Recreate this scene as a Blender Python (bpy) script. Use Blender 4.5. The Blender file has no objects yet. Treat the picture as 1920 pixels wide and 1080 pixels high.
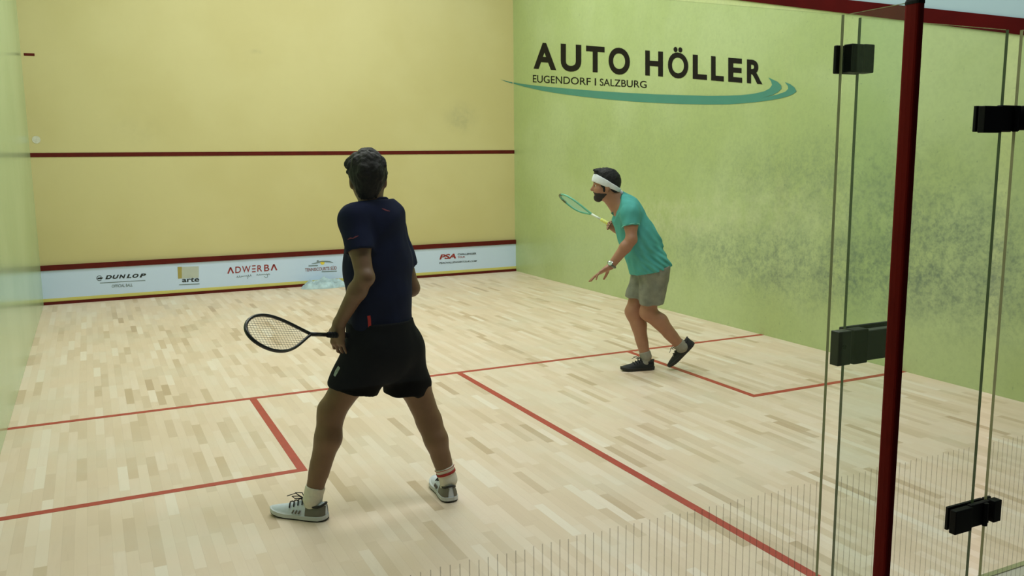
import bpy, bmesh, math, random
import numpy as np
from mathutils import Vector, Matrix

random.seed(7)
np.random.seed(7)
PI = math.pi
S = bpy.context.scene
COL = S.collection

# ------------------------------------------------------------------ camera
CAM = np.array([0.5951, -2.1072, 1.7446])
YAW, PITCH, ROLL, FPX = 0.4513, -0.1512, -0.0089, 1623.705


def cam_axes():
    cy, sy, cp, sp = math.cos(YAW), math.sin(YAW), math.cos(PITCH), math.sin(PITCH)
    f = np.array([sy * cp, cy * cp, sp])
    r = np.array([cy, -sy, 0.0])
    u = np.cross(r, f)
    cr, sr = math.cos(ROLL), math.sin(ROLL)
    return cr * r + sr * u, -sr * r + cr * u, f


CR, CU, CF = cam_axes()
cam_data = bpy.data.cameras.new('camera')
cam = bpy.data.objects.new('camera', cam_data)
COL.objects.link(cam)
cam.matrix_world = Matrix(((CR[0], CU[0], -CF[0], CAM[0]), (CR[1], CU[1], -CF[1], CAM[1]),
                           (CR[2], CU[2], -CF[2], CAM[2]), (0, 0, 0, 1)))
cam_data.sensor_width = 36.0
cam_data.lens = FPX / 1920 * 36.0
cam_data.clip_start = 0.05
S.camera = cam

# ------------------------------------------------------------------ light
W = bpy.data.worlds.new('world')
S.world = W
W.use_nodes = True
W.node_tree.nodes['Background'].inputs[0].default_value = (0.80, 0.92, 0.90, 1)
W.node_tree.nodes['Background'].inputs[1].default_value = 0.05


def area(name, loc, sx, sy, energy, color):
    l = bpy.data.lights.new(name, 'AREA')
    l.shape = 'RECTANGLE'
    l.size, l.size_y, l.energy, l.color = sx, sy, energy, color
    o = bpy.data.objects.new(name, l)
    o.location = loc
    COL.objects.link(o)
    return o


LC = (0.985, 0.975, 1.0)
area('court_light_front', (3.2, 7.4, 5.5), 5.0, 0.9, 132, LC)
area('court_light_middle', (3.2, 4.4, 5.5), 5.0, 0.9, 108, LC)
area('court_light_rear', (3.2, 1.2, 5.5), 5.0, 0.6, 100, LC)

S.view_settings.view_transform = 'Standard'
S.view_settings.look = 'None'
S.view_settings.gamma = 1.0
S.view_settings.use_curve_mapping = False
S.view_settings.exposure = 0.25
S.cycles.max_bounces = 10
S.cycles.transparent_max_bounces = 24


# ------------------------------------------------------------------ picture point -> place
def ray(px, py):
    d = CF + (px - 960) / FPX * CR + (540 - py) / FPX * CU
    return d


def on_plane(px, py, axis, val):
    d = ray(px, py)
    t = (val - CAM[axis]) / d[axis]
    return CAM + t * d


RH = np.array([math.cos(YAW), -math.sin(YAW), 0.0])     # to the right of the view, level
HD = np.array([math.sin(YAW), math.cos(YAW), 0.0])      # along the view, level
ZU = np.array([0.0, 0.0, 1.0])


def at(O, px, py, h=0.0):
    """point seen at px,py standing h behind the upright plane through O that faces the camera"""
    d = ray(px, py)
    t = ((np.array([O[0], O[1], 0]) - CAM) @ HD + h) / (d @ HD)
    return CAM + t * d


# ------------------------------------------------------------------ materials
def lin(c):
    return tuple((x / 255 / 12.92) if x / 255 <= 0.04045 else ((x / 255 + 0.055) / 1.055) ** 2.4 for x in c)


def nodes(m):
    nt = m.node_tree
    b = nt.nodes['Principled BSDF']
    return nt, b


def mat(name, rgb, rough=0.6, var=0.06, scale=8.0, metal=0.0, bump=0.0, spec=0.5):
    m = bpy.data.materials.new(name)
    m.use_nodes = True
    nt, b = nodes(m)
    c = lin(rgb)
    tc = nt.nodes.new('ShaderNodeTexCoord')
    n = nt.nodes.new('ShaderNodeTexNoise')
    n.inputs['Scale'].default_value = scale
    n.inputs['Detail'].default_value = 4
    nt.links.new(tc.outputs['Object'], n.inputs['Vector'])
    r = nt.nodes.new('ShaderNodeValToRGB')
    r.color_ramp.elements[0].position = 0.3
    r.color_ramp.elements[1].position = 0.7
    r.color_ramp.elements[0].color = (*[x * (1 - var) for x in c], 1)
    r.color_ramp.elements[1].color = (*[min(1, x * (1 + var)) for x in c], 1)
    nt.links.new(n.outputs['Fac'], r.inputs['Fac'])
    nt.links.new(r.outputs['Color'], b.inputs['Base Color'])
    b.inputs['Roughness'].default_value = rough
    b.inputs['Metallic'].default_value = metal
    b.inputs['Specular IOR Level'].default_value = spec
    if bump:
        bp = nt.nodes.new('ShaderNodeBump')
        bp.inputs['Strength'].default_value = bump
        bp.inputs['Distance'].default_value = 0.01
        nt.links.new(n.outputs['Fac'], bp.inputs['Height'])
        nt.links.new(bp.outputs['Normal'], b.inputs['Normal'])
    return m


class NB:
    """small node builder"""
    def __init__(s, m):
        s.nt = m.node_tree
        s.b = s.nt.nodes['Principled BSDF']

    def new(s, t, **kw):
        n = s.nt.nodes.new(t)
        for k, v in kw.items():
            setattr(n, k, v)
        return n

    def link(s, a, b):
        s.nt.links.new(a, b)

    def put(s, inp, v):
        if isinstance(v, bpy.types.NodeSocket):
            s.link(v, inp)
        else:
            inp.default_value = v

    def math(s, op, a, b=0.0, c=0.0, clamp=False):
        n = s.new('ShaderNodeMath', operation=op)
        n.use_clamp = clamp
        s.put(n.inputs[0], a)
        s.put(n.inputs[1], b)
        s.put(n.inputs[2], c)
        return n.outputs[0]

    def mix(s, fac, a, b, mode='MIX'):
        n = s.new('ShaderNodeMix', data_type='RGBA', blend_type=mode)
        s.put(n.inputs[0], fac)
        s.put(n.inputs[6], a)
        s.put(n.inputs[7], b)
        return n.outputs[2]

    def noise(s, vec, scale, detail=3.0, rough=0.5):
        n = s.new('ShaderNodeTexNoise')
        s.link(vec, n.inputs['Vector'])
        n.inputs['Scale'].default_value = scale
        n.inputs['Detail'].default_value = detail
        n.inputs['Roughness'].default_value = rough
        return n.outputs['Fac']

    def ramp(s, v, lo, hi, a=0.0, b=1.0):
        n = s.new('ShaderNodeMapRange')
        n.clamp = True
        n.interpolation_type = 'SMOOTHSTEP'
        s.put(n.inputs[0], v)
        n.inputs[1].default_value, n.inputs[2].default_value = lo, hi
        n.inputs[3].default_value, n.inputs[4].default_value = a, b
        return n.outputs[0]

    def pos(s):
        g = s.new('ShaderNodeNewGeometry')
        x = s.new('ShaderNodeSeparateXYZ')
        s.link(g.outputs['Position'], x.inputs[0])
        return g.outputs['Position'], x.outputs[0], x.outputs[1], x.outputs[2]


def rgba(c):
    return (*lin(c), 1.0)


def wall_material(name, base, alt, dirt, dirt_axis, dirts, rough, streak=0.5, speck=0.35, coat=0.0, pale=None):
    m = bpy.data.materials.new(name)
    m.use_nodes = True
    q = NB(m)
    P, x, y, z = q.pos()
    c = q.mix(q.ramp(q.noise(P, 0.9, 3), 0.35, 0.65), rgba(base), rgba(alt))
    u = {'x': x, 'y': y}[dirt_axis]
    # soft clouds: ball scuffs with small specks (dirts), painted lamp haze (pale)
    def cloud(spots):
      tot = None
      for (cu, cz, ru, rz, amt) in spots:
        du = q.math('DIVIDE', q.math('SUBTRACT', u, cu), ru)
        dz = q.math('DIVIDE', q.math('SUBTRACT', z, cz), rz)
        d = q.math('SQRT', q.math('ADD', q.math('MULTIPLY', du, du), q.math('MULTIPLY', dz, dz)))
        g = q.math('MULTIPLY', q.ramp(d, 1.0, 0.15), amt)
        tot = g if tot is None else q.math('ADD', tot, g, clamp=True)
      return tot
    n1 = q.ramp(q.noise(P, 4.5, 8, 0.72), 0.34, 0.66)
    n2 = q.ramp(q.noise(P, 26.0, 4, 0.7), 0.38, 0.70)
    if pale is not None:
        n3 = q.ramp(q.noise(P, 5.5, 8, 0.75), 0.36, 0.64)
        c = q.mix(q.math('MULTIPLY', cloud(pale[1]), n3, clamp=True), c, pale[0])
    tot = cloud(dirts)
    if tot is not None:
        f = q.math('MULTIPLY', tot, q.math('ADD', q.math('MULTIPLY', n1, streak), q.math('MULTIPLY', n2, speck)), clamp=True)
        c = q.mix(f, c, rgba(dirt))
    c = q.mix(q.math('MULTIPLY', n2, speck * 0.22), c, rgba(dirt))
    sp = q.ramp(q.noise(P, 30.0, 3, 0.6), 0.66, 0.74)
    c = q.mix(q.math('MULTIPLY', sp, speck), c, rgba(dirt))
    q.link(c, q.b.inputs['Base Color'])
    q.b.inputs['Roughness'].default_value = rough
    q.b.inputs['Coat Weight'].default_value = coat
    q.b.inputs['Coat Roughness'].default_value = 0.12
    bp = q.new('ShaderNodeBump')
    bp.inputs['Strength'].default_value = 0.05
    q.link(q.noise(P, 60, 2), bp.inputs['Height'])
    q.link(bp.outputs['Normal'], q.b.inputs['Normal'])
    return m


def floor_material():
    m = bpy.data.materials.new('maple_strips')
    m.use_nodes = True
    q = NB(m)
    P, x, y, z = q.pos()
    xr = q.math('DIVIDE', x, 0.052)
    row = q.math('FLOOR', xr)

    def wn(a, b, seed):
        v = q.new('ShaderNodeCombineXYZ')
        q.put(v.inputs[0], a)
        q.put(v.inputs[1], b)
        v.inputs[2].default_value = seed
        w = q.new('ShaderNodeTexWhiteNoise', noise_dimensions='3D')
        q.link(v.outputs[0], w.inputs['Vector'])
        return w.outputs['Value']
    off = wn(row, 0.0, 1.3)
    ln = q.math('ADD', q.math('MULTIPLY', wn(row, 0.0, 7.7), 0.16), 0.33)
    yr = q.math('ADD', q.math('DIVIDE', y, ln), q.math('MULTIPLY', off, 17.0))
    blk = q.math('FLOOR', yr)
    r1 = wn(row, blk, 3.1)
    r2 = wn(row, blk, 9.4)
    cr = q.new('ShaderNodeValToRGB')
    q.link(r1, cr.inputs[0])
    e = cr.color_ramp.elements
    e[0].position, e[0].color = 0.0, rgba((198, 172, 144))
    e[1].position, e[1].color = 1.0, rgba((241, 226, 209))
    for p_, c_ in ((0.03, (211, 187, 159)), (0.12, (223, 200, 175)), (0.40, (230, 207, 183)), (0.70, (233, 211, 188)), (0.93, (237, 217, 197))):
        k = e.new(p_)
        k.color = rgba(c_)
    # grain stretched along the strips
    mp = q.new('ShaderNodeMapping')
    q.link(P, mp.inputs[0])
    mp.inputs['Scale'].default_value = (60, 5, 1)
    g = q.noise(mp.outputs[0], 1.0, 4, 0.6)
    c = q.mix(q.math('MULTIPLY', q.ramp(g, 0.4, 0.8), q.math('MULTIPLY', r2, 0.16)), cr.outputs[0], rgba((190, 166, 132)))
    # wear and dust patches
    w = q.ramp(q.noise(P, 1.6, 5, 0.6), 0.42, 0.7)
    c = q.mix(q.math('MULTIPLY', w, 0.30), c, rgba((226, 220, 204)))
    # seams
    fx = q.math('FRACT', xr)
    sx = q.math('LESS_THAN', fx, 0.025)
    fy = q.math('MULTIPLY', q.math('FRACT', yr), ln)
    sy = q.math('LESS_THAN', fy, 0.0015)
    c = q.mix(q.math('MULTIPLY', q.math('MAXIMUM', sx, sy), 0.16), c, rgba((120, 96, 66)))
    q.link(c, q.b.inputs['Base Color'])
    q.put(q.b.inputs['Roughness'], q.math('ADD', 0.34, q.math('MULTIPLY', r2, 0.14)))
    q.b.inputs['Specular IOR Level'].default_value = 0.45
    return m


def glass_material(name, tint, alpha_edge=None):
    m = bpy.data.materials.new(name)
    m.use_nodes = True
    nt = m.node_tree
    nt.nodes.remove(nt.nodes['Principled BSDF'])
    out = nt.nodes['Material Output']
    t = nt.nodes.new('ShaderNodeBsdfTransparent')
    t.inputs[0].default_value = (*tint, 1)
    g = nt.nodes.new('ShaderNodeBsdfGlossy')
    g.inputs['Roughness'].default_value = 0.0
    lw = nt.nodes.new('ShaderNodeLayerWeight')
    lw.inputs[0].default_value = 0.5
    p = nt.nodes.new('ShaderNodeMath'); p.operation = 'POWER'; p.inputs[1].default_value = 5.0
    nt.links.new(lw.outputs['Facing'], p.inputs[0])
    a = nt.nodes.new('ShaderNodeMath'); a.operation = 'MULTIPLY_ADD'
    a.inputs[1].default_value = 0.9; a.inputs[2].default_value = 0.035
    nt.links.new(p.outputs[0], a.inputs[0])
    mx = nt.nodes.new('ShaderNodeMixShader')
    nt.links.new(a.outputs[0], mx.inputs[0])
    nt.links.new(t.outputs[0], mx.inputs[1])
    nt.links.new(g.outputs[0], mx.inputs[2])
    nt.links.new(mx.outputs[0], out.inputs['Surface'])
    return m


def sheer_material(name, rgb, opacity):
    m = bpy.data.materials.new(name)
    m.use_nodes = True
    nt, b = nodes(m)
    b.inputs['Base Color'].default_value = rgba(rgb)
    b.inputs['Roughness'].default_value = 0.8
    b.inputs['Alpha'].default_value = opacity
    return m


# ------------------------------------------------------------------ mesh helpers
class MB:
    def __init__(s):
        s.v, s.f, s.mi = [], [], []

    def add(s, vs, fs, mi=0):
        n = len(s.v)
        s.v += [tuple(float(c) for c in v) for v in vs]
        s.f += [tuple(i + n for i in f) for f in fs]
        s.mi += [mi] * len(fs)
        return s

    def box(s, a, b, mi=0):
        x0, y0, z0 = a
        x1, y1, z1 = b
        vs = [(x0, y0, z0), (x1, y0, z0), (x1, y1, z0), (x0, y1, z0), (x0, y0, z1), (x1, y0, z1), (x1, y1, z1), (x0, y1, z1)]
        return s.add(vs, [(0, 3, 2, 1), (4, 5, 6, 7), (0, 1, 5, 4), (1, 2, 6, 5), (2, 3, 7, 6), (3, 0, 4, 7)], mi)

    def quad(s, a, b, c, d, mi=0):
        return s.add([a, b, c, d], [(0, 1, 2, 3)], mi)

    def tube(s, pts, rad, n=8, closed=False, mi=0, cap=True, flat=None):
        pts = [np.array(p, float) for p in pts]
        N = len(pts)
        rads = rad if hasattr(rad, '__len__') else [rad] * N
        prev = None
        rings = []
        for i, p in enumerate(pts):
            t = (pts[(i + 1) % N] - pts[i - 1]) if closed else (pts[min(i + 1, N - 1)] - pts[max(i - 1, 0)])
            t = t / (np.linalg.norm(t) + 1e-12)
            if prev is None:
                a = np.cross(t, (0, 0, 1))
                if np.linalg.norm(a) < 0.1:
                    a = np.cross(t, (1, 0, 0))
            else:
                a = prev - t * (prev @ t)
            a /= np.linalg.norm(a)
            prev = a
            b = np.cross(t, a)
            if flat is not None:        # flat = (vector, factor): squeeze section along vector
                fv = np.array(flat[0], float)
            ring = []
            for k in range(n):
                o = rads[i] * (math.cos(2 * PI * k / n) * a + math.sin(2 * PI * k / n) * b)
                if flat is not None:
                    o = o + (flat[1] - 1) * (o @ fv) * fv
                ring.append(p + o)
            rings.append(ring)
        vs = [q for r in rings for q in r]
        fs = []
        M = N if closed else N - 1
        for i in range(M):
            j = (i + 1) % N
            for k in range(n):
                l = (k + 1) % n
                fs.append((i * n + k, i * n + l, j * n + l, j * n + k))
        if not closed and cap:
            fs.append(tuple(range(n - 1, -1, -1)))
            fs.append(tuple((N - 1) * n + k for k in range(n)))
        return s.add(vs, fs, mi)

    def build(s, name, mats, parent=None, smooth=False, bevel=0.0, fix=True):
        me = bpy.data.meshes.new(name)
        me.from_pydata(s.v, [], s.f)
        for m in (mats if isinstance(mats, (list, tuple)) else [mats]):
            me.materials.append(m)
        me.polygons.foreach_set('material_index', s.mi)
        if fix:
            bm = bmesh.new()
            bm.from_mesh(me)
            bmesh.ops.recalc_face_normals(bm, faces=bm.faces)
            bm.to_mesh(me)
            bm.free()
        if smooth:
            me.polygons.foreach_set('use_smooth', [True] * len(me.polygons))
        me.update()
        o = bpy.data.objects.new(name, me)
        COL.objects.link(o)
        if parent is not None:
            adopt(o, parent)
        if bevel:
            b = o.modifiers.new('bevel', 'BEVEL')
            b.width, b.segments, b.limit_method = bevel, 2, 'ANGLE'
        return o


def adopt(o, parent):
    o.parent = parent
    o.matrix_parent_inverse = world_of(parent).inverted()


def world_of(o):
    m = o.matrix_basis.copy()
    while o.parent is not None:
        m = o.parent.matrix_basis @ o.matrix_parent_inverse @ m
        o = o.parent
    return m


def empty(name, loc, label, cat, group=None):
    o = bpy.data.objects.new(name, None)
    o.location = [float(c) for c in loc]
    o.empty_display_size = 0.1
    COL.objects.link(o)
    return tag(o, label, cat, group)


def tag(o, label, cat, group=None):
    o['label'] = label
    o['category'] = cat
    if group:
        o['group'] = group
    return o


def struct(o):
    o['kind'] = 'structure'
    return o


# ------------------------------------------------------------------ palette
M_front = wall_material('yellow_plaster', (209, 197, 138), (214, 203, 146), (140, 140, 112), 'x',
                        [(5.55, 2.3, 0.35, 0.32, 0.55), (2.68, 3.11, 0.10, 0.05, 0.7), (1.2, 2.1, 0.5, 0.3, 0.15)], 0.55, 0.6, 0.10)
M_right = wall_material('lime_plaster', (176, 194, 130), (187, 204, 147), (98, 118, 104), 'y',
                        [(4.0, 0.72, 2.0, 0.55, 0.66), (2.2, 0.90, 1.7, 0.75, 0.72), (3.4, 1.5, 2.4, 0.60, 0.40), (5.6, 0.7, 1.6, 0.5, 0.20), (6.5, 1.9, 3.2, 0.7, 0.12)], 0.36, 0.6, 0.5, coat=0.12,
                        pale=(rgba((206, 214, 168)), [(5.7, 1.05, 1.5, 0.40, 0.55), (4.3, 1.25, 1.3, 0.45, 0.40), (3.0, 1.25, 0.8, 0.5, 0.25)]))  # pale clouds: sheen of the lamps put into the wall colour
M_left = wall_material('pale_lime_plaster', (168, 196, 150), (178, 204, 160), (120, 140, 110), 'y',
                       [(5.0, 1.3, 3.0, 0.7, 0.2)], 0.25, 0.5, 0.1, coat=0.25)
M_upper = mat('upper_wall_paint', (158, 188, 196), 0.7, 0.02, 2)
M_floor = floor_material()
M_gallery = mat('gallery_stone', (190, 186, 170), 0.6, 0.04, 6)
M_ceiling = mat('ceiling_paint', (225, 225, 215), 0.8, 0.02, 3)
M_line = mat('red_floor_paint', (176, 62, 50), 0.45, 0.10, 14)
M_wline = mat('dark_red_wall_paint', (94, 22, 9), 0.6, 0.14, 9, spec=0.15)
M_band = mat('dark_red_board', (70, 6, 5), 0.7, 0.2, 3, spec=0.06)
M_glass = glass_material('clear_glass', (0.945, 0.975, 0.955))
M_edge = mat('glass_edge', (150, 152, 112), 0.25, 0.1, 10)
M_edge_dark = mat('door_glass_edge', (78, 94, 62), 0.25, 0.1, 10)
M_stripe = sheer_material('stripe_print', (160, 154, 140), 0.25)
M_black = mat('black_fitting', (11, 11, 11), 0.6, 0.1, 20, spec=0.2)
M_dkgrey = mat('dark_steel', (58, 56, 50), 0.42, 0.08, 20, metal=0.3)
M_post = mat('dark_red_guard', (120, 14, 6), 0.65, 0.12, 6, spec=0.12)
M_chrome = mat('bright_steel', (215, 218, 220), 0.15, 0.03, 20, metal=1.0)
M_white_panel = mat('white_tin_print', (207, 226, 254), 0.45, 0.02, 3)
M_yellow_strip = mat('yellow_strip', (216, 208, 116), 0.5, 0.04, 5)

# ------------------------------------------------------------------ room
X1, Y1, H = 6.40, 9.75, 5.70
Y0 = 0.07
floor = struct(MB().box((0, Y0 + 0.02, -0.08), (X1, Y1, 0)).build('floor', M_floor))
struct(MB().box((-1.5, -0.45, -0.08), (8.0, Y0 - 0.005, 0.0)).build('floor_threshold', M_gallery))
struct(MB().box((-1.5, -4.2, -0.08), (8.0, -0.45, 0.0)).build('floor_gallery', mat('unlit_floor', (46, 46, 44), 0.95, 0.15, 40)))  # unseen floor; its lack of light is put into the dark colour
struct(MB().box((0, Y0 - 0.005, -0.08), (X1, Y0 + 0.02, 0.004)).build('trim_1', M_edge))
wall_front = struct(MB().box((-0.15, Y1, -0.08), (X1 + 0.15, Y1 + 0.15, H)).build('wall_front', M_front))
wall_left = struct(MB().box((-0.15, 0.0, -0.08), (0, Y1, H)).build('wall_left', M_left))


def outz(y):        # lower edge of the sloping out line on the right wall
    return 2.092 + 0.2365 * y


def prism_x(x0, x1, poly):
    n = len(poly)
    vs = [(x0, a, b) for a, b in poly] + [(x1, a, b) for a, b in poly]
    fs = [tuple(range(n)), tuple(range(2 * n - 1, n - 1, -1))]
    fs += [(i, (i + 1) % n, n + (i + 1) % n, n + i) for i in range(n)]
    return MB().add(vs, fs)


wall_right = struct(prism_x(X1, X1 + 0.15, [(0, -0.08), (Y1, -0.08), (Y1, outz(Y1)), (0, outz(0))]).build('wall_right', M_right))
struct(prism_x(X1, X1 + 0.15, [(0, outz(0) + 0.11), (Y1, outz(Y1) + 0.11), (Y1, H), (0, H)]).build('wall_right_upper', M_upper))
struct(prism_x(X1 - 0.012, X1 + 0.15, [(0, outz(0)), (Y1, outz(Y1)), (Y1, outz(Y1) + 0.11), (0, outz(0) + 0.11)]).build('trim_2', M_band))
struct(MB().box((-0.15, 0.0, H), (X1 + 0.15, Y1 + 0.15, H + 0.1)).build('ceiling', M_ceiling))

# painted lines on the floor and the front wall
def fline(name, x0, y0, x1, y1):
    return MB().box((x0, y0, 0.0), (x1, y1, 0.0012)).build(name, M_line, floor)


fline('short_line', 0.0, 4.26, X1, 4.31)
fline('half_court_line', 3.175, Y0 + 0.02, 3.225, 4.26)
MB().box((1.54, 2.61, 0), (1.59, 4.26, 0.0012)).box((0, 2.61, 0), (1.54, 2.66, 0.0012)).build('service_box_line', M_line, floor)
MB().box((4.82, 2.61, 0), (4.87, 4.26, 0.0012)).box((4.87, 2.61, 0), (X1, 2.66, 0.0012)).build('service_box_line', M_line, floor)
MB().box((0, Y1 - 0.006, 1.782), (X1, Y1, 1.832)).build('service_line', M_wline, wall_front)
MB().box((0.03, Y1 - 0.004, 2.955), (0.14, Y1, 2.985)).build('old_line_mark', M_wline, wall_front)
mk = MB()
c0 = on_plane(68, 262, 1, Y1)
mk.add([(c0[0] + 0.045 * math.cos(t), Y1 - 0.003, c0[2] + 0.045 * math.sin(t)) for t in np.linspace(0, 2 * PI, 17)[:-1]], [tuple(range(16))])
mk.build('white_ball_mark', mat('chalk_white', (214, 214, 196), 0.8, 0.1, 40), wall_front)

# ------------------------------------------------------------------ flat print helpers
def glyph_mesh(text, bold=0.0, shear=0.0, space=1.0):
    cu = bpy.data.curves.new('glyphs', 'FONT')
    cu.body = text
    cu.size = 1.0
    cu.offset = bold
    cu.shear = shear
    cu.space_character = space
    cu.resolution_u = 6
    o = bpy.data.objects.new('glyphs', cu)
    COL.objects.link(o)
    dg = bpy.context.evaluated_depsgraph_get()
    me = bpy.data.meshes.new_from_object(o.evaluated_get(dg))
    v = np.array([x.co[:2] for x in me.vertices])
    f = [tuple(p.vertices) for p in me.polygons]
    bpy.data.objects.remove(o)
    bpy.data.curves.remove(cu)
    bpy.data.meshes.remove(me)
    lo, hi = v.min(0), v.max(0)
    return (v - lo) / (hi - lo), f


def print_on(mb, vf, quad, axis, val, mi=0):
    """map unit-square shapes on a wall plane; quad = TL, TR, BR, BL seen in the photograph"""
    v, f = vf
    c = [on_plane(px, py, axis, val) for px, py in quad]
    pts = [c[3] * (1 - a) * (1 - b) + c[2] * a * (1 - b) + c[1] * a * b + c[0] * (1 - a) * b for a, b in v]
    mb.add(pts, f, mi)


def poly_on(mb, pts, axis, val, mi=0):
    mb.add([on_plane(px, py, axis, val) for px, py in pts], [tuple(range(len(pts)))], mi)


# sponsor sign on the right wall
XW = X1 - 0.003
sign = empty('wall_sign', (X1, 6.6, 2.5), 'large black lettering over a teal swoosh on the lime green side wall', 'sign')
M_sign = mat('sign_black', (20, 16, 8), 0.6, 0.1, 10, spec=0.15)
M_teal = mat('swoosh_teal', (70, 140, 124), 0.45, 0.03, 6)


def z7(x, y):
    return (920 + x * 0.3125, 50 + y * 0.3125)


LETTERS = (('A', 257, 393, 92, 103, 252, 261), ('U', 420, 543, 101, 110, 267, 273), ('T', 572, 683, 113, 122, 270, 277),
                                   ('O', 707, 835, 122, 130, 284, 292), ('H', 927, 1033, 142, 150, 292, 300), ('Ö', 1063, 1185, 118, 127, 306, 315),
                                   ('L', 1212, 1297, 167, 173, 313, 320), ('L', 1322, 1398, 176, 182, 322, 329), ('E', 1425, 1508, 186, 192, 330, 337),
                                   ('R', 1537, 1630, 196, 203, 338, 346))
for sel in (LETTERS[:4], LETTERS[4:]):
    mb = MB()
    for ch, x0, x1, t0, t1, b0, b1 in sel:
        print_on(mb, glyph_mesh(ch, 0.030 if ch == 'Ö' else 0.036), [z7(x0, t0), z7(x1, t1), z7(x1, b1), z7(x0, b0)], 0, XW)
    mb.build('headline_lettering', M_sign, sign, fix=False)
for word, x0, x1 in (('EUGENDORF', 253, 600), ('I', 624, 632), ('SALZBURG', 655, 935)):
    yy = lambda x, a_, b_: a_ + (b_ - a_) * (x - 253) / 682
    mb = MB()
    print_on(mb, glyph_mesh(word, 0.004), [z7(x0, yy(x0, 289, 326)), z7(x1, yy(x1, 289, 326)), z7(x1, yy(x1, 334, 368)), z7(x0, yy(x0, 334, 368))], 0, XW)
    mb.build('subtitle_lettering', M_sign, sign, fix=False)
low = [(132, 341), (200, 360), (300, 383), (400, 400), (550, 420), (700, 436), (850, 449), (1000, 458), (1150, 464), (1300, 467), (1420, 466), (1500, 461), (1580, 454), (1650, 445), (1720, 434), (1780, 419), (1815, 404), (1835, 388)]
mid = [(132, 334), (200, 345), (300, 357), (400, 366), (550, 379), (700, 390), (850, 399), (1000, 406), (1150, 411), (1300, 415), (1420, 414), (1500, 411), (1580, 402), (1640, 388), (1672, 372), (1688, 350), (1682, 328), (1666, 305)]
mb = MB()
outer1 = [z7(*p) for p in mid]
inner_edge = [(1720, 330), (1742, 352), (1745, 372), (1722, 394), (1690, 410), (1640, 424)]
# lower ribbon: between low and mid for the long tail, then two tips
n_tail = 13
for i in range(n_tail - 1):
    poly_on(mb, [z7(*low[i]), z7(*low[i + 1]), z7(*mid[i + 1]), z7(*mid[i])], 0, XW)
poly_on(mb, [z7(*low[12]), z7(*low[13]), z7(1640, 424), z7(*mid[12])], 0, XW)
poly_on(mb, [z7(*p) for p in (mid[12], (1640, 424), (1690, 410), mid[13])], 0, XW)
poly_on(mb, [z7(*p) for p in (mid[13], (1690, 410), (1722, 394), mid[14])], 0, XW)
poly_on(mb, [z7(*p) for p in (mid[14], (1722, 394), (1745, 372), mid[15])], 0, XW)
poly_on(mb, [z7(*p) for p in (mid[15], (1745, 372), (1742, 352), mid[16])], 0, XW)
poly_on(mb, [z7(*p) for p in (mid[16], (1742, 352), (1720, 330), mid[17])], 0, XW)
poly_on(mb, [z7(*p) for p in (low[13], low[14], (1720, 407), (1640, 424))], 0, XW)
poly_on(mb, [z7(*p) for p in (low[14], low[15], (1768, 390), (1720, 407))], 0, XW)
poly_on(mb, [z7(*p) for p in (low[15], low[16], (1785, 372), (1768, 390))], 0, XW)
poly_on(mb, [z7(*p) for p in (low[16], low[17], (1822, 364), (1783, 356), (1785, 372))], 0, XW)
poly_on(mb, [z7(*p) for p in ((1822, 364), (1797, 345), (1764, 332), (1783, 356))], 0, XW)
# tail end runs round the corner on to the front wall
poly_on(mb, [z7(60, 317), z7(95, 331), z7(131, 341), z7(131, 334), z7(95, 326)], 1, Y1 - 0.003)
mb.build('swoosh', M_teal, sign, fix=False)

# ------------------------------------------------------------------ tin board at the foot of the front wall
tin = empty('tin_board', (3.2, Y1, 0), 'white sponsor board along the foot of the yellow front wall', 'board')
YT = Y1 - 0.025
MB().box((0, YT, 0.076), (X1, Y1, 0.420)).build('panel', M_white_panel, tin)
MB().box((0, YT, 0.036), (X1, Y1, 0.076)).build('yellow_strip', M_yellow_strip, tin)
MB().box((0, YT - 0.012, 0.0), (X1, Y1, 0.036)).build('bottom_rail', M_wline, tin)
MB().box((0, YT - 0.015, 0.420), (X1, Y1, 0.482)).build('top_rail', M_wline, tin)
YP = YT - 0.002
M_ink = mat('black_ink', (28, 36, 36), 0.6, 0.1, 10)
M_grey_ink = mat('grey_ink', (120, 136, 136), 0.6, 0.1, 10)
M_red_ink = mat('red_ink', (150, 44, 40), 0.6, 0.1, 10)
M_gold_ink = mat('gold_ink', (170, 156, 84), 0.6, 0.1, 10)
M_pale_ink = mat('pale_grey_ink', (190, 196, 186), 0.6, 0.05, 10)
M_wine_ink = mat('wine_ink', (150, 112, 112), 0.6, 0.1, 10)
M_yellow_ink = mat('yellow_ink', (232, 206, 70), 0.6, 0.1, 10)


def zoomer(x0, y0, w, wz):
    k = w / wz
    return lambda x, y: (x0 + x * k, y0 + y * k)


def logo(parts):
    """parts: (name, material, fill(mb))"""
    r = None
    for name, m, fill in parts:
        b = MB()
        fill(b)
        if r is None:
            r = b.build(name, m, tin, fix=False)
        else:
            b.build(name, m, r, fix=False)
    return r


a = zoomer(170, 500, 120, 1920)


def f_word(b):
    for ch, x0, x1 in (('D', 440, 640), ('U', 655, 850), ('N', 850, 1050), ('L', 1075, 1225), ('O', 1250, 1440), ('P', 1465, 1665)):
        s = (x0 - 440) / 1225
        sk = 30
        yt, yb = 262 - 62 * s, 378 - 62 * s
        k = (x1 - x0) / 1225 * 62
        print_on(b, glyph_mesh(ch, 0.05, 0.25), [a(x0, yt), a(x1, yt - k), a(x1, yb - k), a(x0, yb)], 1, YP)


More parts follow.
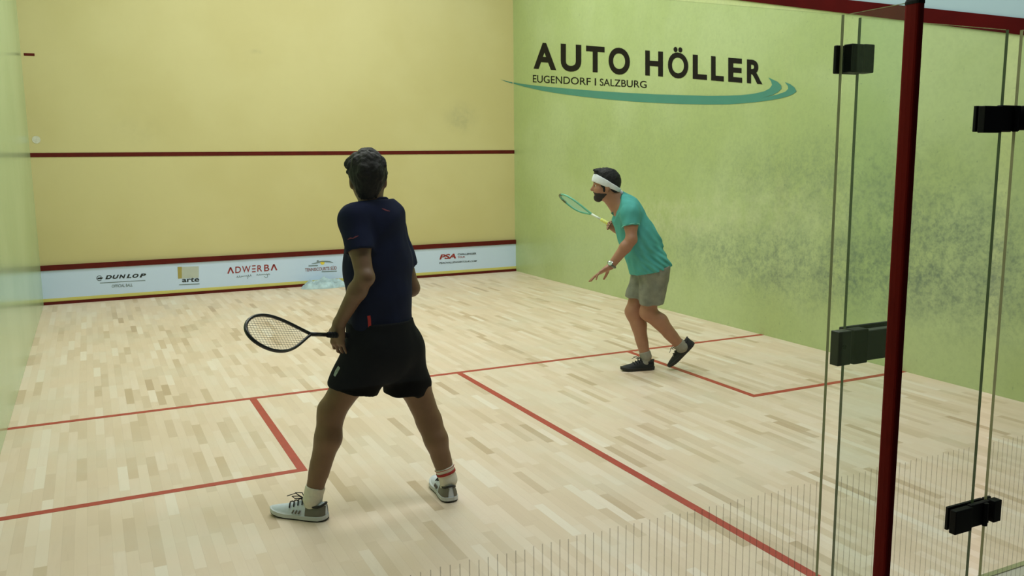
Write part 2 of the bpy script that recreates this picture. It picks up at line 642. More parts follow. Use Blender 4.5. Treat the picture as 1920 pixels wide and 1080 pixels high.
def f_icon(b):
    ring = [a(265 + 92 * math.cos(t), 345 + 78 * math.sin(t)) for t in np.linspace(0, 2 * PI, 25)]
    rin = [a(265 + 76 * math.cos(t), 345 + 62 * math.sin(t)) for t in np.linspace(0, 2 * PI, 25)]
    for i in range(24):
        if not 20 < i < 24 and i > 2:
            poly_on(b, [ring[i], ring[i + 1], rin[i + 1], rin[i]], 1, YP)
    poly_on(b, [a(205, 335), a(300, 325), a(300, 365), a(205, 372)], 1, YP)
    poly_on(b, [a(290, 310), a(385, 335), a(300, 385)], 1, YP - 0.0005)


logo([('sponsor_lettering', M_ink, f_word), ('sponsor_icon', M_ink, f_icon),
      ('rule_line', M_grey_ink, lambda b: poly_on(b, [a(280, 480), a(1640, 402), a(1640, 420), a(280, 502)], 1, YP)),
      ('small_lettering', M_grey_ink, lambda b: print_on(b, glyph_mesh('OFFICIAL BALL', 0.02), [a(635, 540), a(1260, 505), a(1260, 592), a(635, 630)], 1, YP))])
a2 = zoomer(320, 490, 70, 1375)
logo([('sponsor_emblem', M_pale_ink, lambda b: poly_on(b, [a2(400, 205), a2(1035, 180), a2(1035, 600), a2(410, 640)], 1, YP)),
      ('gold_block', M_gold_ink, lambda b: poly_on(b, [a2(250, 205), a2(410, 200), a2(412, 625), a2(275, 640)], 1, YP - 0.0004)),
      ('sponsor_lettering', M_ink, lambda b: print_on(b, glyph_mesh('arte', 0.02), [a2(420, 625), a2(1050, 590), a2(1050, 748), a2(420, 775)], 1, YP - 0.0006)),
      ('small_lettering', M_grey_ink, lambda b: poly_on(b, [a2(310, 850), a2(1065, 815), a2(1065, 845), a2(310, 880)], 1, YP))])
a3 = zoomer(415, 485, 120, 1920)


def f_red(b):
    def st(p, q2, w):
        p, q2 = np.array(p, float), np.array(q2, float)
        d = q2 - p
        n = np.array([-d[1], d[0]]) / np.linalg.norm(d) * w / 2
        poly_on(b, [a3(*(p + n)), a3(*(q2 + n)), a3(*(q2 - n)), a3(*(p - n))], 1, YP)
    for dx, dy in ((0, 0), (1300, -92)):        # letter A without a bar, at both ends
        st((200 + dx, 448 + dy), (275 + dx, 262 + dy), 44)
        st((275 + dx, 262 + dy), (362 + dx, 440 + dy), 44)
    for ch, x0, x1, yt, yb in (('D', 420, 590, 236, 430), ('W', 620, 880, 218, 412), ('R', 1080, 1225, 195, 385), ('B', 1285, 1440, 178, 375)):
        print_on(b, glyph_mesh(ch, 0.012), [a3(x0, yt + 6), a3(x1, yt - 6), a3(x1, yb - 6), a3(x0, yb + 6)], 1, YP)
    for y in (215, 305, 390):
        st((920, y + 4), (1030, y - 4), 32)


def f_script(b):
    def wave(x0, x1, y0, y1, n, amp):
        t = np.linspace(0, 1, n * 8)
        xs = x0 + (x1 - x0) * t + 14 * np.sin(t * n * 2 * PI)
        ys = y0 + (y1 - y0) * t + amp * np.cos(t * n * 2 * PI) * (0.6 + 0.4 * np.sin(t * 9))
        pts = [on_plane(*a3(x, y), 1, YP) for x, y in zip(xs, ys)]
        b.tube(pts, 0.0028, 5)
    wave(450, 910, 540, 495, 7, 30)
    wave(1050, 1460, 478, 455, 6, 22)
    b.tube([on_plane(*a3(x, y), 1, YP) for x, y in ((800, 500), (800, 560), (785, 600))], 0.0028, 5)
    b.tube([on_plane(*a3(x, y), 1, YP) for x, y in ((1380, 460), (1390, 540), (1340, 570), (1290, 530))], 0.0028, 5)


logo([('sponsor_lettering', M_red_ink, f_red), ('script_lettering', M_grey_ink, f_script)])
a4 = zoomer(550, 480, 110, 1697)


def f_arc(b):
    b.tube([on_plane(*a4(x, y), 1, YP) for x, y in ((530, 225), (640, 205), (720, 175), (800, 155), (920, 152), (1040, 158), (1150, 188))], [0.002, 0.006, 0.01, 0.006, 0.009, 0.008, 0.003], 6)
    c = [a4(708 + 34 * math.cos(t), 150 + 30 * math.sin(t)) for t in np.linspace(0, 2 * PI, 13)[:-1]]
    poly_on(b, c, 1, YP - 0.001)


logo([('sponsor_lettering', M_wine_ink, lambda b: print_on(b, glyph_mesh('TENNISCOURTS SÜD', 0.03), [a4(335, 335), a4(1255, 275), a4(1255, 395), a4(335, 450)], 1, YP)),
      ('small_lettering', M_grey_ink, lambda b: poly_on(b, [a4(440, 272), a4(710, 262), a4(710, 290), a4(440, 302)], 1, YP)),
      ('small_lettering', M_grey_ink, lambda b: poly_on(b, [a4(820, 440), a4(1260, 425), a4(1260, 448), a4(820, 468)], 1, YP)),
      ('swing_line', M_grey_ink, f_arc),
      ('yellow_ball_print', M_yellow_ink, lambda b: poly_on(b, [a4(842 + 62 * math.cos(t), 192 + 62 * math.sin(t)) for t in np.linspace(0, 2 * PI, 21)[:-1]], 1, YP - 0.001))])
a5 = zoomer(810, 465, 100, 1920)
logo([('sponsor_lettering', M_red_ink, lambda b: print_on(b, glyph_mesh('PSA', 0.04, 0.22), [a5(265, 235), a5(865, 198), a5(865, 375), a5(265, 420)], 1, YP)),
      ('small_lettering', M_ink, lambda b: print_on(b, glyph_mesh('CHALLENGER', 0.03), [a5(925, 198), a5(1595, 160), a5(1595, 232), a5(925, 262)], 1, YP)),
      ('small_lettering', M_ink, lambda b: print_on(b, glyph_mesh('PSACHALLENGERTOUR.COM', 0.02, 0.2), [a5(260, 508), a5(1630, 438), a5(1600, 496), a5(260, 578)], 1, YP)),
      ('tour_lettering', M_red_ink, lambda b: print_on(b, glyph_mesh('TOUR', 0.02), [a5(925, 300), a5(1190, 290), a5(1190, 350), a5(925, 368)], 1, YP))])

# ------------------------------------------------------------------ glass back wall
GT = 0.012
ZT = 2.18


def pane(name, x0, x1, z0, z1, edge, parent=None, y=0.0):
    b = MB()
    b.box((x0, y - GT / 2, z0), (x1, y + GT / 2, z1))
    b.mi = [1, 0, 0, 1, 0, 1]
    return b.build(name, [M_glass, edge], parent)


def stripes(x0, x1, parent):
    b = MB()
    k = math.ceil(x0 / 0.029)
    while k * 0.029 < x1:
        x = k * 0.029
        b.box((x - 0.0016, GT / 2, 0.0), (x + 0.0016, GT / 2 + 0.0006, 0.622 + random.uniform(-0.004, 0.004)))
        k += 1
    return b.build('stripe_print', M_stripe, parent)


p1 = empty('glass_partition', (1.4, 0, 0), 'wide clear glass back wall panel left of the red edged fin', 'glass panel')
pane('pane', 0.004, 2.797, 0.004, ZT, M_edge, p1)
stripes(0.02, 2.79, p1)
p3 = empty('glass_partition', (5.0, 0, 0), 'clear glass back wall panel at the right beyond the door hinges', 'glass panel')
pane('pane', 3.679, X1 - 0.004, 0.004, ZT, M_edge, p3)
stripes(3.69, X1 - 0.02, p3)

fin = empty('glass_fin', (2.803, -0.14, 0), 'upright glass fin with a dark red guard along its outer edge', 'glass fin')
b = MB()
b.box((2.797, -0.262, 0.004), (2.809, -0.008, ZT))
b.mi = [1, 1, 1, 0, 0, 0]
b.build('pane', [M_glass, M_edge], fin)
# guard: rounded strip with a dark domed top
sec = []
for t in np.linspace(0, 2 * PI, 17)[:-1]:
    cx, sy_ = math.cos(t), math.sin(t)
    sec.append((0.014 * np.sign(cx) * abs(cx) ** 0.5, 0.027 * np.sign(sy_) * abs(sy_) ** 0.5))
gx, gy = 2.803, -0.264


def loft_sections(levels):
    b = MB()
    n = len(sec)
    vs = [(gx + k * x, gy + k * y, z) for z, k in levels for x, y in sec]
    fs = [(i * n + j, i * n + (j + 1) % n, (i + 1) * n + (j + 1) % n, (i + 1) * n + j) for i in range(len(levels) - 1) for j in range(n)]
    fs += [tuple(range(n - 1, -1, -1)), tuple((len(levels) - 1) * n + j for j in range(n))]
    return b.add(vs, fs)


loft_sections([(0.0, 1), (2.172, 1)]).build('edge_guard', M_post, fin)
loft_sections([(2.172, 1.06), (2.180, 1.06), (2.188, 0.92), (2.193, 0.6), (2.195, 0.2)]).build('guard_cap', M_black, fin)
c = MB()
c.box((2.797, -0.045, 1.998), (2.846, -0.008, 2.087)).box((2.846, -0.05, 1.998), (2.890, -0.008, 2.087)).box((2.785, 0.008, 1.998), (2.890, 0.022, 2.087))
c.build('clamp', M_black, fin, bevel=0.003)
st_ = MB().box((2.800, -0.046, 1.040), (2.858, -0.008, 1.157)).build('lock_strike', M_dkgrey, fin, bevel=0.003)
cyl = MB().tube([(2.823, -0.0465, 1.105), (2.823, -0.050, 1.105)], 0.008, 14)
cyl.build('bolt_hole', M_black, st_)

door = empty('glass_door', (3.24, 0, 0), 'clear glass door with black hinges between the red edged fin and right panel', 'door')
pane('pane', 2.872, 3.600, 0.006, ZT - 0.004, M_edge_dark, door)
stripes(2.88, 3.595, door)
lk = MB().box((2.866, -0.052, 1.040), (2.930, -0.006, 1.158)).build('lock_block', M_black, door, bevel=0.004)
case = MB().box((2.930, -0.040, 1.043), (3.094, -0.006, 1.148)).build('lock_case', M_dkgrey, lk, bevel=0.004)
MB().tube([(3.066, -0.040, 1.098), (3.066, -0.056, 1.098)], 0.011, 16).build('key_cylinder', M_chrome, lk, smooth=False)
MB().box((2.866, 0.006, 1.040), (3.094, 0.020, 1.158)).build('lock_back_plate', M_black, lk, bevel=0.003)


def hinge(zc):
    hb = MB()
    hb.box((3.466, -0.034, zc - 0.050), (3.562, -0.006, zc + 0.044))
    hb.box((3.562, -0.026, zc - 0.044), (3.672, -0.006, zc + 0.048))
    h_ = hb.build('hinge', M_black, door, bevel=0.003)
    MB().tube([(3.640, -0.030, zc - 0.046), (3.640, -0.030, zc + 0.046)], 0.010, 12).build('hinge_pin', M_black, h_)
    MB().box((3.472, 0.006, zc - 0.046), (3.672, 0.018, zc + 0.046)).build('back_plate', M_black, h_, bevel=0.002)
    MB().box((3.6795, -0.040, zc - 0.040), (3.722, -0.006, zc + 0.048)).box((3.6795, 0.006, zc - 0.040), (3.722, 0.018, zc + 0.046)).build('hinge_leaf', M_black, p3, bevel=0.003)


hinge(1.862)
hinge(0.350)

# ------------------------------------------------------------------ soft-body sculpting on a grid
def unit(v):
    v = np.array(v, float)
    return v / (np.linalg.norm(v) + 1e-12)


_LAT = np.random.RandomState(11).rand(32, 32, 32).astype(np.float32)


def vnoise(p):
    i = np.floor(p).astype(int)
    f = p - i
    f = f * f * (3 - 2 * f)
    i &= 31
    j = (i + 1) & 31
    x0, y0, z0, x1, y1, z1 = i[..., 0], i[..., 1], i[..., 2], j[..., 0], j[..., 1], j[..., 2]
    fx, fy, fz = f[..., 0], f[..., 1], f[..., 2]
    L = _LAT
    a = L[x0, y0, z0] * (1 - fx) + L[x1, y0, z0] * fx
    b = L[x0, y1, z0] * (1 - fx) + L[x1, y1, z0] * fx
    c = L[x0, y0, z1] * (1 - fx) + L[x1, y0, z1] * fx
    d = L[x0, y1, z1] * (1 - fx) + L[x1, y1, z1] * fx
    return (a * (1 - fy) + b * fy) * (1 - fz) + (c * (1 - fy) + d * fy) * fz - 0.5


class Prim:
    def __init__(s, fn, lo, hi, k, cuts=()):
        s.fn, s.lo, s.hi, s.k, s.cuts = fn, np.array(lo), np.array(hi), k, cuts


def limb(a, b, ra, rb, k=0.02, flat=None, cuts=()):
    """tapering limb; flat=(axis, factor): section squeezed (<1) along axis"""
    a, b = np.array(a, float), np.array(b, float)
    ba = b - a
    L2 = float(ba @ ba) + 1e-12

    def fn(p):
        q = p - a
        t = np.clip((q @ ba) / L2, 0, 1)
        d = q - t[..., None] * ba
        s = 1.0
        if flat is not None:
            n, f = unit(flat[0]), flat[1]
            d = d + (1 / f - 1) * (d @ n)[..., None] * n
            s = 0.5 * (1 + min(f, 1)) if f < 1 else 1.0
        return (np.sqrt((d * d).sum(-1)) - (ra + (rb - ra) * t)) * s
    R = max(ra, rb) * (max(1, flat[1]) if flat is not None else 1)
    return Prim(fn, np.minimum(a, b) - R, np.maximum(a, b) + R, k, cuts)


def ell(c, rad, axes=None, k=0.02, cuts=()):
    c, rad = np.array(c, float), np.array(rad, float)
    A = np.eye(3) if axes is None else np.array([unit(x) for x in axes])

    def fn(p):
        q = (p - c) @ A.T
        k0 = np.sqrt(((q / rad) ** 2).sum(-1))
        k1 = np.sqrt(((q / rad ** 2) ** 2).sum(-1)) + 1e-9
        return k0 * (k0 - 1) / k1
    R = rad.max()
    return Prim(fn, c - R, c + R, k, cuts)


def grown(prims, g, cuts=(), k=None):
    """the same shapes, fattened by g"""
    out = []
    for q in prims:
        out.append(Prim((lambda p, fn=q.fn: fn(p) - g), q.lo - g, q.hi + g, k or q.k, tuple(q.cuts) + tuple(cuts)))
    return out


class Clay:
    def __init__(s, lo, hi, h):
        s.h = h
        s.lo = np.array(lo, float)
        n = np.ceil((np.array(hi) - s.lo) / h).astype(int) + 1
        s.V = np.full(n, 0.08, np.float32)

    def block(s, lo, hi, m):
        a = np.maximum(np.floor((lo - m - s.lo) / s.h).astype(int), 0)
        b = np.minimum(np.ceil((hi + m - s.lo) / s.h).astype(int) + 1, s.V.shape)
        if (b <= a).any():
            return None, None
        g = np.meshgrid(*[s.lo[i] + s.h * np.arange(a[i], b[i]) for i in range(3)], indexing='ij')
        return tuple(slice(a[i], b[i]) for i in range(3)), np.stack(g, -1)

    def add(s, *prims):
        for q in prims:
            sl, P = s.block(q.lo, q.hi, max(0.05, q.k + 0.02))
            if sl is None:
                continue
            d = q.fn(P)
            for c, n in q.cuts:
                d = np.maximum(d, (P - np.array(c)) @ unit(n))
            v = s.V[sl]
            k = q.k
            hh = np.clip(k - np.abs(v - d), 0, None) / k
            s.V[sl] = np.minimum(v, d) - hh * hh * k * 0.25
        return s

    def carve(s, *prims):
        for q in prims:
            sl, P = s.block(q.lo, q.hi, max(0.03, q.k + 0.01))
            if sl is None:
                continue
            d = -q.fn(P)
            for c, n in q.cuts:
                d = np.minimum(d, -((P - np.array(c)) @ unit(n)))
            v = s.V[sl]
            k = q.k
            hh = np.clip(k - np.abs(v - d), 0, None) / k
            s.V[sl] = np.maximum(v, d) + hh * hh * k * 0.25
        return s

    def all_points(s):
        g = np.meshgrid(*[s.lo[i] + s.h * np.arange(s.V.shape[i]) for i in range(3)], indexing='ij')
        return np.stack(g, -1)

    def cut(s, c, n):
        P = s.all_points()
        s.V = np.maximum(s.V, (P - np.array(c)) @ unit(n)).astype(np.float32)
        return s

    def wrinkle(s, amp, scale, stretch=(1, 1, 1), seed=0.0):
        near = np.abs(s.V) < 0.03
        idx = np.argwhere(near)
        p = s.lo + idx * s.h
        n = vnoise(p / np.array(scale) / np.array(stretch) + seed) + 0.5 * vnoise(p * 2.1 / np.array(scale) / np.array(stretch) + seed + 5)
        s.V[near] += (amp * n).astype(np.float32)
        return s

    def fold(s, fn):
        near = np.abs(s.V) < 0.035
        p = s.lo + np.argwhere(near) * s.h
        s.V[near] += fn(p).astype(np.float32)
        return s

    def mesh(s, smooth=2):
        V = s.V
        ins = V < 0
        nx, ny, nz = V.shape
        cnt = np.zeros((nx - 1, ny - 1, nz - 1), np.int8)
        offs = [(i, j, k) for i in (0, 1) for j in (0, 1) for k in (0, 1)]
        for i, j, k in offs:
            cnt += ins[i:nx - 1 + i, j:ny - 1 + j, k:nz - 1 + k]
        act = np.argwhere((cnt > 0) & (cnt < 8))
        idm = np.full(cnt.shape, -1, np.int32)
        idm[tuple(act.T)] = np.arange(len(act))
        cv = {o: V[act[:, 0] + o[0], act[:, 1] + o[1], act[:, 2] + o[2]] for o in offs}
        acc = np.zeros((len(act), 3))
        num = np.zeros(len(act))
        for o in offs:
            for ax in range(3):
                if o[ax]:
                    continue
                o2 = list(o)
                o2[ax] = 1
                a, b = cv[o], cv[tuple(o2)]
                m = (a < 0) != (b < 0)
                t = np.where(m, a / np.where(m, a - b, 1), 0)
                pt = np.tile(np.array(o, float), (len(act), 1))
                pt[:, ax] += t
                acc[m] += pt[m]
                num[m] += 1
        vs = s.lo + (act + acc / num[:, None]) * s.h
        faces = []
        for ax in range(3):
            b1, b2 = [(1, 2), (2, 0), (0, 1)][ax]
            sl0 = [slice(None)] * 3
            sl1 = [slice(None)] * 3
            sl0[ax] = slice(0, -1)
            sl1[ax] = slice(1, None)
            A, B = ins[tuple(sl0)], ins[tuple(sl1)]
            e = np.argwhere(A != B)
            ok = np.ones(len(e), bool)
            for bx in (b1, b2):
                ok &= (e[:, bx] > 0) & (e[:, bx] < V.shape[bx] - 1)
            e = e[ok]
            sgn = A[tuple(e.T)]
            d1 = np.zeros(3, int)
            d2 = np.zeros(3, int)
            d1[b1] = 1
            d2[b2] = 1
            q = np.stack([idm[tuple((e - d1 - d2).T)], idm[tuple((e - d2).T)], idm[tuple(e.T)], idm[tuple((e - d1).T)]], -1)
            q[~sgn] = q[~sgn][:, ::-1]
            faces.append(q)
        F = np.concatenate(faces)
        E = np.concatenate([F[:, [0, 1]], F[:, [1, 2]], F[:, [2, 3]], F[:, [3, 0]]])
        deg = np.bincount(E[:, 0], minlength=len(vs)) + np.bincount(E[:, 1], minlength=len(vs))
        for _ in range(smooth):
            ac = np.zeros_like(vs)
            for d in range(3):
                ac[:, d] = np.bincount(E[:, 0], vs[E[:, 1], d], len(vs)) + np.bincount(E[:, 1], vs[E[:, 0], d], len(vs))
            vs = 0.5 * vs + 0.5 * ac / np.maximum(deg, 1)[:, None]
        return vs, F

    def build(s, name, material, parent, smooth=2):
        vs, F = s.mesh(smooth)
        me = bpy.data.meshes.new(name)
        me.vertices.add(len(vs))
        me.vertices.foreach_set('co', vs.astype(np.float32).ravel())
        me.loops.add(F.size)
        me.loops.foreach_set('vertex_index', F.ravel().astype(np.int32))
        me.polygons.add(len(F))
        me.polygons.foreach_set('loop_start', np.arange(0, F.size, 4, dtype=np.int32))
        me.polygons.foreach_set('loop_total', np.full(len(F), 4, np.int32))
        me.update(calc_edges=True)
        me.validate()
        me.polygons.foreach_set('use_smooth', [True] * len(me.polygons))
        me.materials.append(material)
        o = bpy.data.objects.new(name, me)
        COL.objects.link(o)
        adopt(o, parent)
        return o


def rot_about(v, ax, ang):
    ax = unit(ax)
    return v * math.cos(ang) + np.cross(ax, v) * math.sin(ang) + ax * (ax @ v) * (1 - math.cos(ang))


def hand_prims(wrist, fdir, back, tdir, curls, spread=0.10, thumb=(0.75, 0.35), sc=1.0):
    """wrist point, finger direction, back-of-hand normal, direction to the thumb side, curl (radians per joint) of the four fingers"""
    f = unit(fdir)
    t = unit(np.array(tdir) - f * (np.array(tdir) @ f))
    b = unit(np.cross(f, t))
    if b @ np.array(back) < 0:
        b = -b
    w = np.array(wrist, float)
    P = [limb(w - f * 0.01 * sc, w + f * 0.035 * sc, 0.025 * sc, 0.030 * sc, 0.02, (b, 0.62)),
         limb(w + f * 0.03 * sc + t * 0.014 * sc, w + f * 0.085 * sc + t * 0.024 * sc, 0.024 * sc, 0.019 * sc, 0.02, (b, 0.62)),
         limb(w + f * 0.03 * sc - t * 0.012 * sc, w + f * 0.080 * sc - t * 0.022 * sc, 0.023 * sc, 0.018 * sc, 0.02, (b, 0.62))]
    offs = (0.031, 0.0105, -0.0105, -0.031)
    lens = ((0.044, 0.026, 0.021), (0.048, 0.030, 0.022), (0.044, 0.028, 0.021), (0.034, 0.021, 0.019))
    base = (0.086, 0.091, 0.087, 0.078)
    for i in range(4):
        p = w + (f * base[i] + t * offs[i]) * sc
        d = unit(f + t * spread * (offs[i] / 0.03))
        r = 0.0092 * sc if i < 3 else 0.0080 * sc
        cv = curls[i] if hasattr(curls[i], '__len__') else (curls[i] * 0.8, curls[i], curls[i] * 0.7)
        for j in range(3):
            d = rot_about(d, np.cross(d, -b), cv[j])
            e = p + d * lens[i][j] * sc
            P.append(limb(p, e, r * (1 - 0.07 * j), r * (0.95 - 0.09 * j), 0.006 if j == 0 else 0.003))
            p = e
    p = w + (f * 0.022 + t * 0.026 - b * 0.004) * sc
    d = unit(f * thumb[0] + t * (1 - thumb[0]) * 1.6 - b * thumb[1])
    for j, l in enumerate((0.040, 0.032, 0.026)):
        e = p + d * l * sc
        P.append(limb(p, e, (0.0135 - 0.002 * j) * sc, (0.0115 - 0.0015 * j) * sc, 0.010 if j == 0 else 0.004))
        d = unit(rot_about(d, np.cross(d, f - b * 0.3), 0.22))
        p = e
    return P


class Head:
    def __init__(s, c, F, up, sc=1.0):
        s.c = np.array(c, float)
        s.F = unit(F)
        s.U = unit(np.array(up) - s.F * (np.array(up) @ s.F))
        s.R = np.cross(s.F, s.U)           # the person's right
        s.sc = sc
        s.ax = (s.F, s.R, s.U)

    def p(s, f, r, u):
        return s.c + s.sc * (f * s.F + r * s.R + u * s.U)

    def e(s, f, r, u, a, b, c, k=0.02, grow=0.0, cuts=()):
        return ell(s.p(f, r, u), (a * s.sc + grow, b * s.sc + grow, c * s.sc + grow), s.ax, k, cuts)

    def l(s, a, b, ra, rb, k=0.012, flat=None, cuts=()):
        return limb(s.p(*a), s.p(*b), ra * s.sc, rb * s.sc, k, flat, cuts)

    def skull(s, grow=0.0):
        return s.e(-0.012, 0, 0.032, 0.100, 0.076, 0.092, 0.03, grow)

    def jaw(s, grow=0.0):
        g = grow / s.sc
        return [s.e(0.032, 0, -0.030, 0.062, 0.060, 0.072, 0.03, grow),
                s.l((0.045, 0, -0.055), (0.066, 0, -0.092), 0.050 + g, 0.030 + g, 0.025, (s.R, 1.15)),
                s.l((0.0, 0.045, -0.05), (0.06, 0.02, -0.095), 0.022 + g, 0.018 + g, 0.03),
                s.l((0.0, -0.045, -0.05), (0.06, -0.02, -0.095), 0.022 + g, 0.018 + g, 0.03)]

    def face(s, clay):
        clay.add(s.skull(), *s.jaw())
        clay.add(s.l((0.074, -0.030, 0.022), (0.074, 0.030, 0.022), 0.016, 0.016, 0.02),
                 s.e(0.055, 0.040, -0.030, 0.030, 0.024, 0.026, 0.02), s.e(0.055, -0.040, -0.030, 0.030, 0.024, 0.026, 0.02))
        clay.carve(s.e(0.098, 0.033, 0.002, 0.016, 0.019, 0.012, 0.012), s.e(0.098, -0.033, 0.002, 0.016, 0.019, 0.012, 0.012))
        clay.add(s.l((0.084, 0, 0.012), (0.112, 0, -0.028), 0.009, 0.012, 0.012), s.l((0.098, 0.009, -0.032), (0.098, -0.009, -0.032), 0.010, 0.010, 0.006),
                 s.l((0.086, -0.020, -0.060), (0.086, 0.020, -0.060), 0.008, 0.008, 0.008), s.l((0.085, -0.017, -0.071), (0.085, 0.017, -0.071), 0.008, 0.008, 0.006),
                 s.e(0.076, 0, -0.096, 0.016, 0.020, 0.014, 0.012))
        for r in (-1, 1):
            clay.add(s.e(-0.008, 0.079 * r, -0.010, 0.020, 0.011, 0.034, 0.014))
            clay.carve(s.e(-0.002, 0.092 * r, -0.008, 0.010, 0.006, 0.019, 0.004))
        return clay

    def eyes(s, parent):
        for r in (-1, 1):
            b = MB()
            c = s.p(0.0755, 0.032 * r, 0.002)
            sphere(b, c, 0.0115 * s.sc, 0)
            sphere(b, c + s.F * 0.0058 * s.sc, 0.0072 * s.sc, 1)
            b.build('eye', [M_eye, M_iris], parent, smooth=True)


def sphere(mb, c, r, mi=0, nu=12, nv=8):
    vs = [c + r * np.array((0, 0, 1.0))]
    for i in range(1, nv):
        th = PI * i / nv
        for j in range(nu):
            ph = 2 * PI * j / nu
            vs.append(c + r * np.array((math.sin(th) * math.cos(ph), math.sin(th) * math.sin(ph), math.cos(th))))
    vs.append(c - r * np.array((0, 0, 1.0)))
    fs = [(0, 1 + j, 1 + (j + 1) % nu) for j in range(nu)]
    for i in range(nv - 2):
        for j in range(nu):
            a = 1 + i * nu
            fs.append((a + j, a + nu + j, a + nu + (j + 1) % nu, a + (j + 1) % nu))
    last = len(vs) - 1
    a = 1 + (nv - 2) * nu
    fs += [(last, a + (j + 1) % nu, a + j) for j in range(nu)]
    mb.add(vs, fs, mi)


def make_shoe(parent, heel, fwd, up, L, mats, ankle_lean=0.0, laces=True, side_mark=None, inner=1):
    """heel: back of the sole on the ground; fwd: toe direction; up: normal of the sole"""
    f = unit(fwd)
    u = unit(np.array(up) - f * (np.array(up) @ f))
    r = np.cross(f, u)
    h0 = np.array(heel, float)

    def W(x, s_, z):
        return h0 + f * x * L + r * s_ + u * z
    k = L / 0.30
    xs = np.array([0.0, 0.03, 0.10, 0.20, 0.32, 0.44, 0.56, 0.68, 0.80, 0.90, 0.96, 1.0])
    hw = np.array([0.014, 0.030, 0.041, 0.044, 0.044, 0.042, 0.043, 0.046, 0.045, 0.037, 0.025, 0.008]) * k
    ht = np.array([0.080, 0.088, 0.088, 0.080, 0.092, 0.088, 0.074, 0.062, 0.054, 0.048, 0.043, 0.034]) * k
    toe_spring = np.array([0.004, 0.002, 0, 0, 0, 0, 0, 0, 0.002, 0.007, 0.011, 0.015]) * k
    cx = np.array([0, 0, 0, 0, 0, 0, 0.002, 0.004, 0.005, 0.004, 0.003, 0.002]) * k * inner
    n = 20

    def ring(i, grow=0.0, z0=0.018):
        out = []
        zb = z0 * k + toe_spring[i]
        for j in range(n):
            t = 2 * PI * j / n
            cs, sn = math.cos(t), math.sin(t)
            s_ = (hw[i] + grow) * np.sign(cs) * abs(cs) ** 0.75
            if sn >= 0:
                z = zb + (ht[i] + grow - zb) * (abs(sn) ** 0.8)
                s_ *= (1 - 0.38 * max(0, sn)) if i > 3 else (1 - 0.22 * max(0, sn))
            else:
                z = zb - 0.006 * k * abs(sn) ** 0.3
            out.append(W(xs[i], cx[i] + s_, z))
        return out

    def loft(i0, i1, grow=0.0, name='upper', m=None, par=None, jsel=None):
        rings = [ring(i, grow) for i in range(i0, i1)]
        vs = [p for g in rings for p in g]
        fs = []
        for i in range(len(rings) - 1):
            for j in range(n):
                if jsel is not None and j not in jsel:
                    continue
                fs.append((i * n + j, i * n + (j + 1) % n, (i + 1) * n + (j + 1) % n, (i + 1) * n + j))
        if jsel is None:
            fs += [tuple(range(n - 1, -1, -1)), tuple((len(rings) - 1) * n + j for j in range(n))]
        b = MB().add(vs, fs)
        return b.build(name, m, par, smooth=True)
    up_ = loft(0, 12, name='shoe', m=mats['upper'], par=parent)
    sm = up_.modifiers.new('smooth', 'SUBSURF')
    sm.levels = sm.render_levels = 1
    # sole: midsole and dark outsole
    def slab(za, zb, grow, name, m):
        vs, fs = [], []
        N = 2 * len(xs)
        for z in (za, zb):
            for sg in (1, -1):
                rng = range(len(xs)) if sg == 1 else range(len(xs) - 1, -1, -1)
                for i in rng:
                    vs.append(W(xs[i] + (0.006 if i == len(xs) - 1 else (-0.01 if i == 0 else 0)), cx[i] + sg * (hw[i] + grow), z * k + toe_spring[i]))
        fs.append(tuple(range(N - 1, -1, -1)))
        fs.append(tuple(range(N, 2 * N)))
        fs += [(i, (i + 1) % N, N + (i + 1) % N, N + i) for i in range(N)]
        return MB().add(vs, fs).build(name, m, up_, bevel=0.002)
    slab(0.006, 0.026, 0.003, 'midsole', mats['mid'])
    slab(0.0, 0.0075, 0.0015, 'outsole', mats['out'])
    # collar edge
    if 'collar' in mats:
        pts = []
        for t in np.linspace(0, 2 * PI, 25)[:-1]:
            x = 0.155 + 0.145 * math.cos(t)
            pts.append(W(x, 0.031 * k * math.sin(t), (0.081 + 0.004 * math.cos(2 * t)) * k - 0.008 * k * math.sin(t) ** 2))
        MB().tube(pts, 0.0055 * k, 8, closed=True).build('collar', mats['collar'], up_, smooth=True)
    if 'heel' in mats:
        loft(0, 5, 0.0018, 'heel_panel', mats['heel'], up_, jsel=[0, 1, 2, 7, 8, 9, 19, 10])
    if laces:
        b = MB()
        for q in range(4):
            x = 0.40 + 0.075 * q
            z = np.interp(x, xs, ht) + 0.003
            w_ = np.interp(x, xs, hw) * 0.62
            b.tube([W(x - 0.02, -w_ * 1.15, z - 0.016 * k), W(x, -w_ * 0.5, z), W(x + 0.012, 0, z + 0.003), W(x, w_ * 0.5, z), W(x - 0.02, w_ * 1.15, z - 0.016 * k)], 0.0032 * k, 6)
        z = np.interp(0.38, xs, ht) + 0.004
        b.tube([W(0.38, 0, z), W(0.45, -0.018, z + 0.020), W(0.56, -0.026, z + 0.018), W(0.52, -0.02, z + 0.006), W(0.40, 0, z + 0.003)], 0.0026 * k, 6)
        b.tube([W(0.38, 0, z), W(0.46, 0.02, z + 0.022), W(0.60, 0.03, z + 0.014), W(0.50, 0.02, z + 0.004), W(0.40, 0, z + 0.003)], 0.0026 * k, 6)
        b.tube([W(0.39, 0, z), W(0.55, 0.005, z + 0.022), W(0.68, -0.01, z + 0.010)], 0.0022 * k, 6)
        b.build('laces', mats['lace'], up_, smooth=True)
    if side_mark is not None:
        for sg in (1, -1):
            b = MB()
            for q in range(3):
                x = 0.43 + 0.055 * q
                s_ = np.interp(x, xs, hw) * 0.97 + 0.002
                b.tube([W(x, sg * s_, 0.034 * k), W(x - 0.03, sg * (s_ - 0.002), 0.050 * k)], 0.004 * k, 5)
            b.build('side_mark', side_mark, up_)
    return up_


